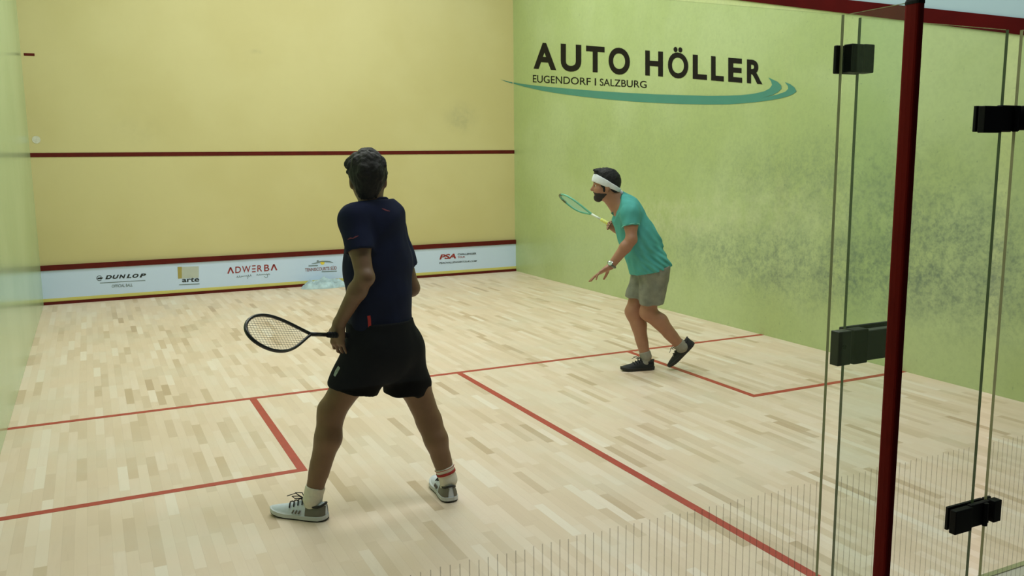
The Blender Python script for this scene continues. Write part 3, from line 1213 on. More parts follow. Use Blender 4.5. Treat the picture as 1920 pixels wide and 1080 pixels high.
def make_sock(parent, leg, knee, ankle, frac, m, g=0.0045):
    """a sock: the lower leg fattened a little and cut level with the cuff"""
    top = knee * (1 - frac) + ankle * frac
    ax = unit(knee - ankle)
    c = Clay(np.minimum(top, ankle) - 0.17, np.maximum(top, ankle) + 0.17, 0.0035)
    c.add(*grown(leg, g))
    c.cut(top, ax)
    c.wrinkle(0.003, 0.02)
    return c.build('sock', m, parent)


# racket: butt point, axis towards the tip, width direction
def make_racket(butt, axis, width, L, label, mats, halfw=0.095, group=None):
    a = unit(axis)
    w = unit(np.array(width) - a * (np.array(width) @ a))
    n = np.cross(a, w)
    B = np.array(butt, float)
    root = empty('squash_racket', B, label, 'racket', group)

    def P(x, y, z=0.0):
        return B + a * x + w * y + n * z
    x0, x1 = 0.30, L
    loop = []
    N = 64
    for i in range(N + 1):
        t = i / N          # one side from throat to tip
        x = x0 + (x1 - x0) * (1 - math.cos(PI * t)) / 2
        s_ = (x - x0) / (x1 - x0)
        hwid = halfw * max(0.0, math.sin(PI * min(1, s_) ** 1.5)) ** (0.75 - 0.25 * s_) + (0.006 if i == 0 else 0)
        loop.append((x, hwid))
    pts = [P(x, y) for x, y in loop] + [P(x, -y) for x, y in loop[-2:0:-1]]
    fr = MB().tube(pts, 0.0085, 10, closed=True, flat=(w, 0.75)).build('frame', mats['frame'], root, smooth=True)
    MB().tube([P(0.19, 0), P(0.25, 0), P(0.315, 0)], [0.010, 0.0095, 0.010], 12).build('shaft', mats['shaft'], root, smooth=True)
    g = MB().tube([P(0.0, 0), P(0.004, 0), P(0.012, 0), P(0.10, 0), P(0.19, 0), P(0.20, 0)], [0.012, 0.0165, 0.0155, 0.014, 0.014, 0.011], 14)
    grip = g.build('grip', mats['grip'], root, smooth=True)
    wr = []
    for i in range(90):
        t = i / 89
        ang = t * 2 * PI * 9
        wr.append(P(0.014 + 0.172 * t, 0.0147 * math.cos(ang), 0.0147 * math.sin(ang)))
    MB().tube(wr, 0.0012, 5).build('grip_seam', mats['seam'], grip, smooth=True)
    st = MB()
    X = np.array([p[0] for p in loop])
    Yh = np.array([p[1] for p in loop])
    i0 = int(np.argmax(Yh))
    for y in np.linspace(-halfw * 0.88, halfw * 0.88, 15):
        xa = np.interp(abs(y), Yh[:i0 + 1], X[:i0 + 1])
        xb = np.interp(abs(y), Yh[i0:][::-1], X[i0:][::-1])
        st.tube([P(max(xa, x0 + 0.05), y), P(xb, y)], 0.0008, 4, cap=False)
    for x in np.arange(x0 + 0.07, x1 - 0.01, 0.0165):
        y = np.interp(x, X, Yh)
        st.tube([P(x, -y), P(x, y)], 0.0008, 4, cap=False)
    st.build('strings', mats['string'], root)
    return root, P


M_skin_dark = mat('tanned_skin', (122, 90, 64), 0.5, 0.06, 25)
M_skin = mat('light_tanned_skin', (166, 118, 90), 0.5, 0.06, 25)
M_hair = mat('dark_brown_hair', (26, 22, 16), 0.6, 0.25, 90, bump=0.4, spec=0.25)
M_hair_black = mat('black_hair', (26, 24, 22), 0.6, 0.25, 90, bump=0.4, spec=0.25)
M_beard = mat('dark_beard', (36, 28, 20), 0.75, 0.25, 120, bump=0.4)
M_eye = mat('eye_white', (220, 216, 208), 0.3, 0.02, 10)
M_iris = mat('dark_iris', (40, 26, 18), 0.2, 0.1, 40)
M_navy = mat('navy_cloth', (13, 20, 50), 0.75, 0.14, 14, bump=0.1, spec=0.12)
M_shorts_black = mat('black_cloth', (9, 9, 11), 0.8, 0.16, 14, bump=0.1, spec=0.12)
M_sock = mat('white_sock', (222, 216, 200), 0.85, 0.05, 60, bump=0.2)
M_sock_red = mat('red_sock_band', (168, 48, 40), 0.85, 0.2, 60)
M_shoe_white = mat('white_shoe', (216, 224, 236), 0.5, 0.05, 20)
M_shoe_grey = mat('grey_shoe_panel', (112, 108, 96), 0.6, 0.08, 20)
M_rubber = mat('dark_rubber', (34, 32, 28), 0.6, 0.1, 20)
M_mid = mat('pale_midsole', (206, 210, 212), 0.55, 0.04, 20)
M_lace = mat('black_lace', (18, 20, 20), 0.7, 0.1, 20)
M_red_trim = mat('red_piping', (190, 36, 34), 0.6, 0.06, 20)
M_pink_print = mat('dull_pink_print', (112, 44, 58), 0.8, 0.1, 30)
M_teal_cloth = mat('teal_cloth', (84, 166, 158), 0.75, 0.07, 9, bump=0.06, spec=0.12)
M_teal_shade = mat('shaded_teal_cloth', (30, 104, 92), 0.75, 0.06, 10)  # collar: the shirt's teal with neckline shade put into the colour
M_teal_light = mat('light_teal_trim', (112, 198, 186), 0.75, 0.05, 10)
M_grey_cloth = mat('grey_cloth', (134, 136, 122), 0.85, 0.22, 16, bump=0.12, spec=0.12)
M_shoe_black = mat('black_shoe', (24, 24, 24), 0.6, 0.12, 20)
M_headband = mat('white_headband', (232, 236, 240), 0.8, 0.03, 60, bump=0.1)
M_grey_sock = mat('grey_sock', (150, 146, 132), 0.85, 0.08, 60)
M_string = mat('racket_string', (150, 146, 132), 0.5, 0.05, 20)
M_black_gloss = mat('black_racket_frame', (20, 20, 20), 0.3, 0.1, 30)
M_teal_frame = mat('teal_racket_frame', (96, 172, 140), 0.35, 0.08, 12)
M_olive_frame = mat('olive_bumper', (96, 104, 62), 0.5, 0.08, 12)
M_yellow_grip = mat('yellow_grip', (222, 226, 104), 0.7, 0.05, 30)
M_white_grip = mat('white_grip', (214, 222, 204), 0.6, 0.05, 30)
M_string_teal = mat('teal_string', (120, 190, 165), 0.5, 0.05, 20)
from mathutils.bvhtree import BVHTree


def lerp(a, b, t):
    return np.array(a) * (1 - t) + np.array(b) * t


def cast(obj, px, py):
    """where the line of view through a picture point meets a built mesh: (point, normal)"""
    me = obj.data
    M = world_of(obj)
    bv = BVHTree.FromPolygons([M @ v.co for v in me.vertices], [tuple(p.vertices) for p in me.polygons])
    def go(qx, qy):
        loc, nor, i, d = bv.ray_cast(Vector(CAM), Vector(unit(ray(qx, qy))))
        return (None, None) if loc is None else (np.array(loc), np.array(nor))
    return go(px, py) if not hasattr(px, '__len__') else [go(a, b) for a, b in zip(px, py)]


def ribbon(obj, pts, half, name, m, lift=0.0012):
    """a flat applied strip lying on a cloth surface along picture points"""
    hit = [(l, n) for l, n in cast(obj, [p[0] for p in pts], [p[1] for p in pts]) if l is not None]
    if len(hit) < 2:
        return None
    hs = half if hasattr(half, '__len__') else [half] * len(hit)
    vs = []
    for i, (l, n) in enumerate(hit):
        t = unit(hit[min(i + 1, len(hit) - 1)][0] - hit[max(i - 1, 0)][0])
        s_ = unit(np.cross(n, t))
        vs += [l + n * lift + s_ * hs[i], l + n * lift - s_ * hs[i], l - n * 0.002 - s_ * hs[i], l - n * 0.002 + s_ * hs[i]]
    fs = []
    for i in range(len(hit) - 1):
        for j in range(4):
            fs.append((i * 4 + j, i * 4 + (j + 1) % 4, i * 4 + 4 + (j + 1) % 4, i * 4 + 4 + j))
    e = (len(hit) - 1) * 4
    fs += [(0, 1, 2, 3), (e + 3, e + 2, e + 1, e)]
    return MB().add(vs, fs).build(name, m, obj)


def bones(tag_, J, pairs):
    if DEBUG:
        print(tag_, {a + '-' + b: round(float(np.linalg.norm(J[a] - J[b])), 3) for a, b in pairs})
        print({k: np.round(v, 3).tolist() for k, v in J.items()})


DEBUG = False
PAIRS = [('hipL', 'kneeL'), ('kneeL', 'ankL'), ('hipR', 'kneeR'), ('kneeR', 'ankR'), ('shL', 'elL'), ('elL', 'wrL'), ('shR', 'elR'), ('elR', 'wrR'), ('shL', 'shR'), ('hipL', 'hipR'), ('neck', 'pelvis')]


def arm_prims(sh, el, wr, r0, r1, r2):
    m = lerp(el, wr, 0.28)
    return [limb(sh, lerp(sh, el, 0.45), r0 * 1.06, r0, 0.03), limb(lerp(sh, el, 0.4), el, r0, r1, 0.03),
            limb(el, m, r1, r1 * 1.05, 0.02), limb(m, wr, r1 * 1.05, r2, 0.02)]


def foot_prims(an, he, fd, up):
    return [limb(an, he + fd * 0.075 + up * 0.055, 0.033, 0.025, 0.02), limb(he + fd * 0.075 + up * 0.05, he + fd * 0.19 + up * 0.036, 0.024, 0.018, 0.02)]


def leg_prims(hip, kn, an, back, r0, r1, rc, ra):
    c = lerp(kn, an, 0.30) + np.array(back) * 0.020
    s_ = lerp(kn, an, 0.5)
    return [limb(hip, lerp(hip, kn, 0.5), r0, r0 * 0.88, 0.04), limb(lerp(hip, kn, 0.45), kn, r0 * 0.90, r1, 0.03),
            limb(kn - np.array(back) * 0.012, kn - np.array(back) * 0.012 + unit(an - kn) * 0.03, r1 * 0.80, r1 * 0.75, 0.02),
            limb(kn, c, r1 * 0.92, rc, 0.03), limb(c, lerp(c, an, 0.55), rc, rc * 0.70, 0.03), limb(kn, an, r1 * 0.78, ra, 0.03),
            limb(lerp(kn, an, 0.6), an, ra * 1.15, ra, 0.02)]


# ================================================================== the player in front
O1 = np.array([1.77, 1.95])
J = {k: at(O1, *v) for k, v in dict(
    pelvis=(722, 640, 0.0), hipL=(696, 652, -0.07), hipR=(748, 650, 0.08), kneeL=(622, 770, -0.10), kneeR=(804, 788, 0.11),
    shL=(664, 412, -0.13), shR=(737, 431, 0.14), elL=(684, 520, -0.23), wrL=(635, 608, -0.16), elR=(771, 540, 0.16), wrR=(712, 566, 0.30),
    neck=(700, 392, 0.0), chest=(706, 440, 0.0), waist=(714, 560, 0.0)).items()}
J['ankL'] = np.array([1.468, 1.945, 0.10])
J['ankR'] = np.array([2.150, 1.872, 0.10])
bones('P1', J, PAIRS)
F1 = unit(-0.77 * RH + 0.64 * HD)
R1 = np.cross(F1, ZU)
root1 = empty('person', (O1[0], O1[1], 0), 'person in dark navy shirt and black shorts standing with back turned, holding a racket low', 'person')
hd1 = Head(at(O1, 690, 336, -0.01), unit(HD * 0.98 - RH * 0.18 - ZU * 0.05), unit(ZU - RH * 0.02), 1.0)

lo = np.array([1.10, 1.45, -0.01])
hi = np.array([2.45, 2.55, 1.86])
body = Clay(lo, hi, 0.0048)
hd1.face(body)
body.add(limb(hd1.p(-0.025, 0, -0.05), J['neck'] - ZU * 0.02, 0.054, 0.064, 0.03))
body.add(limb(J['chest'], J['waist'], 0.140, 0.125, 0.05, (F1, 0.72)), limb(J['waist'], J['pelvis'], 0.125, 0.145, 0.05, (F1, 0.8)),
         limb(J['shL'], J['shR'], 0.052, 0.052, 0.05), limb(J['hipL'], J['hipR'], 0.10, 0.10, 0.05))
body.add(*arm_prims(J['shL'], J['elL'], J['wrL'], 0.050, 0.041, 0.0285))
body.add(*arm_prims(J['shR'], J['elR'], J['wrR'], 0.050, 0.041, 0.0285))
# elbow point
body.add(limb(J['elL'] - 0.012 * HD + 0.012 * RH, J['elL'] + 0.006 * RH, 0.030, 0.032, 0.02))
backL = unit(RH * 0.75 - HD * 0.65)
backR = unit(RH * 0.45 - HD * 0.9)
legL = leg_prims(J['hipL'], J['kneeL'], J['ankL'], backL, 0.088, 0.064, 0.060, 0.037)
legR = leg_prims(J['hipR'], J['kneeR'], J['ankR'], backR, 0.088, 0.062, 0.056, 0.036)
body.add(*legL)
body.add(*legR)
footL = unit(np.array([1.300, 2.095, 0]) - np.array([1.530, 1.895, 0]))
footR = unit(-0.34 * RH + 0.94 * HD)
heelL = np.array([1.522, 1.893, 0.0])
heelR = np.array([2.140, 1.812, 0.0])
FEET = []
for an, he, fd in ((J['ankL'], heelL, footL), (J['ankR'], heelR, footR)):
    FEET.append(foot_prims(an, he, fd, ZU))
    body.add(*FEET[-1])
# hands
palm1 = unit(HD * 0.85 + RH * 0.5)
body.add(*hand_prims(J['wrL'] - ZU * 0.004, -ZU - 0.10 * RH + 0.02 * HD, -palm1, F1 * 0.8 - RH * 0.4, (0.75, 0.62, 0.55, 0.30), 0.16, (0.45, 0.55), 1.0))
fr = unit(-RH + 0.2 * HD)
body.add(*hand_prims(J['wrR'], fr, HD, ZU, (1.2, 1.25, 1.25, 1.2), 0.05, (0.6, 0.5), 1.0))
body.build('body', M_skin_dark, root1)
hd1.eyes(root1)

# hair, tousled, full at the crown and down to the nape
hair = Clay(hd1.c - 0.20, hd1.c + 0.20, 0.004)
hair.add(hd1.e(-0.022, 0, 0.036, 0.104, 0.091, 0.098, 0.02), hd1.e(-0.054, 0, -0.016, 0.056, 0.062, 0.078, 0.03), hd1.e(0.03, 0.0, 0.088, 0.072, 0.070, 0.040, 0.03),
         hd1.e(0.055, -0.045, 0.078, 0.034, 0.044, 0.030, 0.02))
for q in range(60):
    rs = np.random.RandomState(q)
    ph, th = rs.uniform(0, 2 * PI), rs.uniform(0.1, 1.9)
    d = np.array((math.sin(th) * math.cos(ph), math.sin(th) * math.sin(ph), math.cos(th)))
    p0 = np.array((-0.022 + 0.099 * d[0], 0.087 * d[1], 0.036 + 0.093 * d[2]))
    g_ = np.array((-0.35, rs.uniform(-0.7, 0.3), -0.9))
    g_ = g_ - d * (g_ @ d)
    p1_ = p0 + g_ * rs.uniform(0.02, 0.04) + d * rs.uniform(0.0, 0.004)
    hair.add(hd1.l(tuple(p0), tuple(p1_), 0.009, 0.004, 0.016))
for q in range(18):     # uneven nape
    rs = np.random.RandomState(100 + q)
    y_ = rs.uniform(-0.048, 0.048)
    hair.add(hd1.l((-0.085 + 0.4 * abs(y_), y_, -0.055), (-0.074 + 0.3 * abs(y_), y_ * 0.95, -0.092 + rs.uniform(0, 0.014)), 0.012, 0.004, 0.010))
hair.add(hd1.l((0.04, -0.05, 0.10), (0.05, -0.088, 0.075), 0.030, 0.022, 0.02), hd1.l((-0.02, 0.02, 0.118), (0.01, -0.01, 0.128), 0.022, 0.016, 0.03))
hair.carve(hd1.e(0.095, 0, -0.045, 0.085, 0.095, 0.098, 0.012), hd1.e(0.006, 0.098, -0.022, 0.044, 0.034, 0.044, 0.006), hd1.e(0.006, -0.098, -0.022, 0.044, 0.034, 0.044, 0.006))
hair.wrinkle(0.0055, 0.010, (1, 1, 2.8))
hair.build('hair', M_hair, root1, 1)

# shirt
shirt = Clay(np.array([1.25, 1.50, 0.75]), np.array([2.25, 2.45, 1.62]), 0.0055)
spine = [at(O1, 703, 428, 0.0), at(O1, 708, 500, 0.0), at(O1, 712, 565, 0.0), at(O1, 717, 640, 0.0)]
for sd in ('shL', 'shR'):      # slope from the neck to the shoulder
    shirt.add(limb(J['neck'] + ZU * 0.012, lerp(J['neck'], J[sd], 0.62) + ZU * 0.010, 0.060, 0.054, 0.05))
shirt.add(limb(spine[0], spine[1], 0.168, 0.168, 0.05, (F1, 0.74)), limb(spine[1], spine[2], 0.168, 0.160, 0.05, (F1, 0.74)),
          limb(spine[2], spine[3], 0.160, 0.178, 0.05, (F1, 0.84)),
          limb(J['shL'], J['shR'], 0.066, 0.066, 0.05), limb(J['neck'] - ZU * 0.03, J['neck'] + ZU * 0.03, 0.082, 0.066, 0.05))
for s_, e_, fr_ in (('shL', 'elL', 0.56), ('shR', 'elR', 0.64)):
    end = lerp(J[s_], J[e_], fr_)
    ax = unit(J[e_] - J[s_])
    shirt.add(limb(J[s_], end + ax * 0.04, 0.070, 0.067, 0.03, None, [(end, ax)]))
    shirt.carve(limb(end - ax * 0.05, end + ax * 0.05, 0.054, 0.056, 0.003, None, [(end - ax * 0.012, -ax)]))
shirt.cut(J['neck'] + ZU * 0.030, unit(ZU + 0.28 * F1))
shirt.carve(limb(J['neck'] + ZU * 0.012, J['neck'] + ZU * 0.08, 0.060, 0.064, 0.004))
# loose folds: drape lines from the shoulder down the back, and a flare at the hem
zf = float(spine[3][2])


def folds1(p):
    u = p @ RH
    z = p[:, 2]
    low = np.clip((1.30 - z) / 0.5, 0, 1)
    return -0.0045 * low * np.sin(u * 40 + z * 9) - 0.008 * np.sin(u * 26 - z * 22 + 1.0) * vnoise(p * 4.0 + 2) * 2 - 0.004 * np.exp(-((u - 0.9 * (z - 1.32) - float(J['chest'] @ RH) + 0.02) / 0.030) ** 2) * np.clip((z - 1.1) * 6, 0, 1)


shirt.fold(folds1)
shirt.wrinkle(0.012, 0.10, (1, 1, 2.0), 3.0)
shirt.cut(at(O1, 712, 634, 0.0), unit(-ZU + 0.06 * RH))
shirt_o = shirt.build('shirt', M_navy, root1)
col = MB()
cp = [J['neck'] + ZU * (0.032 - 0.02 * math.cos(t)) + (0.066 * math.sin(t)) * R1 + 0.066 * math.cos(t) * F1 for t in np.linspace(0, 2 * PI, 29)[:-1]]
col.tube(cp, 0.0085, 8, closed=True).build('collar', M_navy, shirt_o, smooth=True)

# shorts
sh = Clay(np.array([1.25, 1.45, 0.40]), np.array([2.35, 2.50, 1.10]), 0.0055)
hemL = at(O1, 661, 730, -0.085)
hemR = at(O1, 757, 735, 0.07)
axL = unit(hemL - at(O1, 690, 655, -0.07))
axR = unit(hemR - at(O1, 752, 655, 0.08))
sh.add(*grown(legL[:2], 0.012, [(hemL - axL * 0.02, unit(axL * 0.75 - ZU * 0.35))]), *grown(legR[:1], 0.012))
sh.add(limb(at(O1, 712, 606, 0), at(O1, 720, 655, 0), 0.170, 0.172, 0.05, (F1, 0.92)),
       limb(at(O1, 705, 655, -0.05), at(O1, 746, 655, 0.06), 0.125, 0.125, 0.06))
nL = unit(axL * 0.75 - ZU * 0.35)
sh.add(limb(at(O1, 696, 655, -0.07), hemL + axL * 0.06, 0.122, 0.117, 0.03, None, [(hemL, nL)]),
       limb(at(O1, 752, 655, 0.07), hemR + axR * 0.06, 0.106, 0.100, 0.03, None, [(hemR, unit(-ZU - 0.02 * RH))]))
sh.carve(limb(hemL - axL * 0.08, hemL + axL * 0.08, 0.103, 0.106, 0.003, None, [(hemL - axL * 0.016, -nL)]), limb(hemR - axR * 0.08, hemR + axR * 0.08, 0.086, 0.088, 0.003, None, [(hemR - axR * 0.016, ZU)]))
sh.cut(at(O1, 715, 598, 0), ZU)
sh.fold(lambda p: -0.0022 * np.clip((0.85 - p[:, 2]) / 0.25, 0, 1) * np.sin((p @ RH) * 52 + (p @ HD) * 20))
sh.wrinkle(0.006, 0.08, (1, 1, 1.8), 8.0)
sh_o = sh.build('shorts', M_shorts_black, root1)
# applied marks on the clothes
ribbon(shirt_o, [(691.5, 592), (692.5, 600), (693, 610), (694, 620), (695, 631)], 0.0075, 'red_piping', M_red_trim)
ribbon(shirt_o, [(652, 449), (657, 446.5), (662, 447), (667, 444), (672, 442)], [0.001, 0.0035, 0.002, 0.0035, 0.001], 'sleeve_print', M_pink_print)
ribbon(shirt_o, [(716, 391), (721, 393), (726, 395), (731, 396)], [0.001, 0.004, 0.003, 0.001], 'shoulder_print', M_pink_print)
ribbon(sh_o, [(636, 688), (631, 697), (627, 705)], [0.010, 0.012, 0.008], 'shorts_print', mat('pale_print', (150, 160, 156), 0.7, 0.3, 90))

# socks and shoes
make_sock(root1, legL + FEET[0], J['kneeL'], J['ankL'], 0.86, M_sock)
so = make_sock(root1, legR + FEET[1], J['kneeR'], J['ankR'], 0.78, M_sock)
MB().tube([lerp(J['kneeR'], J['ankR'], t) for t in (0.850, 0.853, 0.892, 0.895)], [0.046, 0.0515, 0.0505, 0.046], 24).build('sock_band', M_sock_red, so, smooth=True)
MB().tube([lerp(J['kneeR'], J['ankR'], t) for t in (0.795, 0.797, 0.804, 0.806)], [0.046, 0.0525, 0.0522, 0.046], 24).build('sock_stripe', M_sock_red, so, smooth=True)
WS = dict(upper=M_shoe_white, mid=M_mid, out=M_rubber, collar=M_rubber, heel=M_shoe_grey, lace=M_lace)
make_shoe(root1, heelL, footL, ZU, 0.305, WS, side_mark=M_shoe_grey, inner=1)
make_shoe(root1, heelR, footR, ZU, 0.305, WS, side_mark=M_shoe_grey, inner=-1)

# his racket: grip in the left hand, head out to the left
grip_c = J['wrL'] - ZU * 0.058 + palm1 * 0.030
best = None
for hq in np.linspace(-0.9, 0.0, 181):       # head swung a little towards the glass
    tp = at(O1, 463, 623, hq)
    e_ = abs(np.linalg.norm(tp - grip_c) - 0.600)
    if best is None or e_ < best[0]:
        best = (e_, tp)
ax1 = unit(best[1] - grip_c)
butt1 = grip_c - ax1 * 0.085
make_racket(butt1, ax1, ZU * 0.72 + np.cross(ax1, ZU) * 0.62, 0.685, 'black squash racket held low by the person in navy', dict(frame=M_black_gloss, shaft=M_black_gloss, grip=M_black, seam=M_rubber, string=M_string))

# ================================================================== the player by the right wall
O2 = np.array([4.62, 3.65])
K = {k: at(O2, *v) for k, v in dict(
    pelvis=(1222, 503, 0.0), hipL=(1227, 502, -0.085), hipR=(1212, 504, 0.085), kneeL=(1215, 585, -0.05), kneeR=(1187, 584, 0.06),
    ankL=(1279, 651, -0.03), ankR=(1211, 668, 0.012), shL=(1182, 400, -0.18), shR=(1170, 396, 0.18), elL=(1184, 449, -0.25), wrL=(1145, 499, -0.24),
    elR=(1172, 450, 0.27), wrR=(1161, 433, 0.22), neck=(1160, 379, 0.0), chest=(1178, 408, 0.0), belly=(1206, 475, 0.0)).items()}
bones('P2', K, PAIRS)
F2 = -RH
R2 = HD
root2 = empty('person', (O2[0], O2[1], 0), 'person with white headband, teal polo shirt and grey shorts stepping left by the lime wall', 'person')
hd2 = Head(at(O2, 1136, 347, 0.0), unit(F2 - ZU * 0.06 + HD * 0.04), unit(ZU + F2 * 0.10), 1.02)
lo = np.array([3.95, 3.05, -0.01])
hi = np.array([5.25, 4.25, 1.72])
body = Clay(lo, hi, 0.0055)
hd2.face(body)
spn = unit(K['pelvis'] - K['chest'])
Fn = unit(F2 - spn * (F2 @ spn))
body.add(limb(hd2.p(-0.03, 0, -0.05), K['neck'] - ZU * 0.02, 0.058, 0.066, 0.03),
         limb(hd2.p(0.0, 0, -0.07), K['neck'] + F2 * 0.02 - ZU * 0.03, 0.050, 0.056, 0.03),
         limb(K['shL'], K['shR'], 0.054, 0.054, 0.05))
torso2 = [limb(K['chest'], K['belly'], 0.145, 0.130, 0.05, (Fn, 0.72)), limb(K['belly'], K['pelvis'], 0.13, 0.14, 0.05, (Fn, 0.80)),
          limb(K['hipL'], K['hipR'], 0.092, 0.092, 0.05)]
body.add(*torso2)
body.add(*arm_prims(K['shL'], K['elL'], K['wrL'], 0.050, 0.043, 0.029))
body.add(*arm_prims(K['shR'], K['elR'], K['wrR'], 0.050, 0.043, 0.029))
legL2 = leg_prims(K['hipL'], K['kneeL'], K['ankL'], unit(RH * 0.7 + ZU * 0.6), 0.084, 0.064, 0.058, 0.038)
legR2 = leg_prims(K['hipR'], K['kneeR'], K['ankR'], RH, 0.080, 0.062, 0.056, 0.037)
body.add(*legL2)
body.add(*legR2)
body.add(*hand_prims(K['wrL'], unit(at(O2, 1108, 521, -0.24) - K['wrL']), ZU - 0.4 * HD, HD * 0.9 - ZU * 0.3, (0.05, 0.10, 0.16, 0.34), 0.20, (0.55, 0.45), 1.08))
body.add(*hand_prims(K['wrR'] + F2 * 0.0, unit(F2 * 0.75 + ZU * 0.55), unit(HD * 0.9 + ZU * 0.2), unit(ZU * 0.8 - HD * 0.2), (1.15, 1.2, 1.2, 1.15), 0.05, (0.6, 0.6), 1.0))
footR2 = unit(np.array([4.425, 3.708, 0]) - np.array([4.656, 3.646, 0]))
heelR2 = np.array([4.672, 3.640, 0.0])
L2 = 0.285
fwdL2 = unit(-0.68 * RH - 0.73 * ZU)
upL2 = unit(-0.73 * RH + 0.68 * ZU)
toeL2 = np.array([4.775, 3.555, 0.012])
heelL2 = toeL2 - fwdL2 * L2
ftR2, ftL2 = foot_prims(K['ankR'], heelR2, footR2, ZU), foot_prims(K['ankL'], heelL2, fwdL2, upL2)
body.add(*ftR2)
body.add(*ftL2)
body.build('body', M_skin, root2)
hd2.eyes(root2)

hair = Clay(hd2.c - 0.2, hd2.c + 0.2, 0.0042)
hair.add(hd2.skull(0.009), hd2.e(-0.058, 0, -0.018, 0.046, 0.066, 0.072, 0.03), hd2.e(0.015, 0, 0.088, 0.070, 0.064, 0.038, 0.03))
for q in range(26):
    rs = np.random.RandomState(300 + q)
    x_ = rs.uniform(0.02, 0.075)
    y_ = rs.uniform(-0.05, 0.05)
    hair.add(hd2.l((x_, y_, 0.112), (x_ + rs.uniform(-0.01, 0.022), y_, 0.134 - 0.3 * abs(y_)), 0.011, 0.004, 0.010))
hair.carve(hd2.e(0.100, 0, -0.050, 0.088, 0.10, 0.115, 0.01), hd2.e(0.008, 0.095, -0.012, 0.030, 0.034, 0.046, 0.006), hd2.e(0.008, -0.095, -0.012, 0.030, 0.034, 0.046, 0.006),
           hd2.e(0.00, 0, -0.15, 0.12, 0.10, 0.085, 0.01))
for r in (-1, 1):       # sideburn
    hair.add(hd2.l((0.022, 0.070 * r, 0.02), (0.020, 0.069 * r, -0.045), 0.008, 0.007, 0.006))
hair.wrinkle(0.005, 0.016)
hair.build('hair', M_hair_black, root2, 1)

beard = Clay(hd2.c - 0.2, hd2.c + 0.2, 0.0042)
beard.add(*hd2.jaw(0.0035))
beard.add(hd2.e(0.072, 0, -0.094, 0.019, 0.024, 0.017, 0.012))
beard.cut(hd2.p(0.06, 0, -0.056), unit(hd2.U - 0.12 * hd2.F))
beard.carve(hd2.e(0.095, 0, -0.066, 0.022, 0.026, 0.010, 0.006), limb(hd2.p(-0.07, 0, -0.06), hd2.p(-0.02, 0, -0.13), 0.070, 0.055, 0.01))
beard.add(hd2.l((0.088, -0.026, -0.058), (0.094, 0, -0.049), 0.006, 0.007, 0.006), hd2.l((0.088, 0.026, -0.058), (0.094, 0, -0.049), 0.006, 0.007, 0.006))
beard.wrinkle(0.003, 0.012)
beard.build('beard', M_beard, root2, 1)
for r in (-1, 1):
    MB().tube([hd2.p(0.090, 0.014 * r, 0.026), hd2.p(0.088, 0.030 * r, 0.031), hd2.p(0.076, 0.046 * r, 0.026)], [0.005, 0.0065, 0.004], 8).build('eyebrow', M_beard, root2, smooth=True)

band = Clay(hd2.c - 0.2, hd2.c + 0.2, 0.0038)
band.add(hd2.skull(0.0205), hd2.e(-0.058, 0, -0.018, 0.046, 0.066, 0.072, 0.03, 0.009))
front, rear = at(O2, 1112, 332, 0.0), at(O2, 1158, 355, 0.0)
bn = unit(np.cross(unit(rear - front), HD))
if bn[2] < 0:
    bn = -bn
bc = lerp(front, rear, 0.5)
tap = unit(front - rear)
P_ = band.all_points() - bc
along = P_ @ tap
hw_ = 0.025 + 0.080 * np.clip(along, -0.10, 0.12)
band.V = np.maximum(band.V, np.abs(P_ @ bn) - hw_).astype(np.float32)
band.wrinkle(0.003, 0.03)
hb = band.build('headband', M_headband, root2, 2)
kn = rear + RH * 0.012
MB().tube([kn - ZU * 0.01 + HD * 0.01, kn + RH * 0.022 - ZU * 0.022, kn + RH * 0.030 - ZU * 0.055], [0.014, 0.011, 0.006], 10).tube([kn, kn + RH * 0.014 - ZU * 0.03, kn + RH * 0.012 - ZU * 0.075], [0.013, 0.011, 0.007], 10).build('headband_tail', M_headband, hb, smooth=True)

polo = Clay(np.array([4.20, 3.20, 0.70]), np.array([5.10, 4.15, 1.55]), 0.0055)
s0, s1, s2 = at(O2, 1178, 404, 0.0), at(O2, 1197, 448, 0.0), at(O2, 1216, 500, 0.0)
polo.add(*grown(torso2, 0.013))
polo.add(limb(s0, s1, 0.180, 0.182, 0.05, (Fn, 0.70)), limb(s1, s2 + spn * 0.05, 0.182, 0.200, 0.05, (Fn, 0.84)),
         limb(K['shL'], K['shR'], 0.070, 0.070, 0.05), limb(K['neck'] + spn * 0.05, K['neck'] - spn * 0.03, 0.10, 0.070, 0.05))
for sd in ('shL', 'shR'):
    polo.add(limb(K['neck'] + spn * 0.03, lerp(K['neck'], K[sd], 0.75) + ZU * 0.012, 0.070, 0.062, 0.05))
for s_, e_, fr_ in (('shL', 'elL', 0.50), ('shR', 'elR', 0.5)):
    end = lerp(K[s_], K[e_], fr_)
    ax = unit(K[e_] - K[s_])
    if s_ == 'shL':
        ax_c = unit(ax + 0.12 * RH)
    else:
        ax_c = ax
    polo.add(limb(K[s_], end + ax * 0.04, 0.074, 0.068, 0.03, None, [(end, ax_c)]))
    polo.carve(limb(end - ax * 0.05, end + ax * 0.05, 0.056, 0.058, 0.003, None, [(end - ax * 0.014, -ax)]))
nx = unit(K['neck'] - lerp(K['shL'], K['shR'], 0.5) + F2 * 0.10)
polo.cut(K['neck'] + nx * 0.028 + RH * 0.03, unit(nx + 0.55 * F2))
polo.carve(limb(K['neck'] - spn * 0.005, K['neck'] - spn * 0.09, 0.060, 0.064, 0.004))


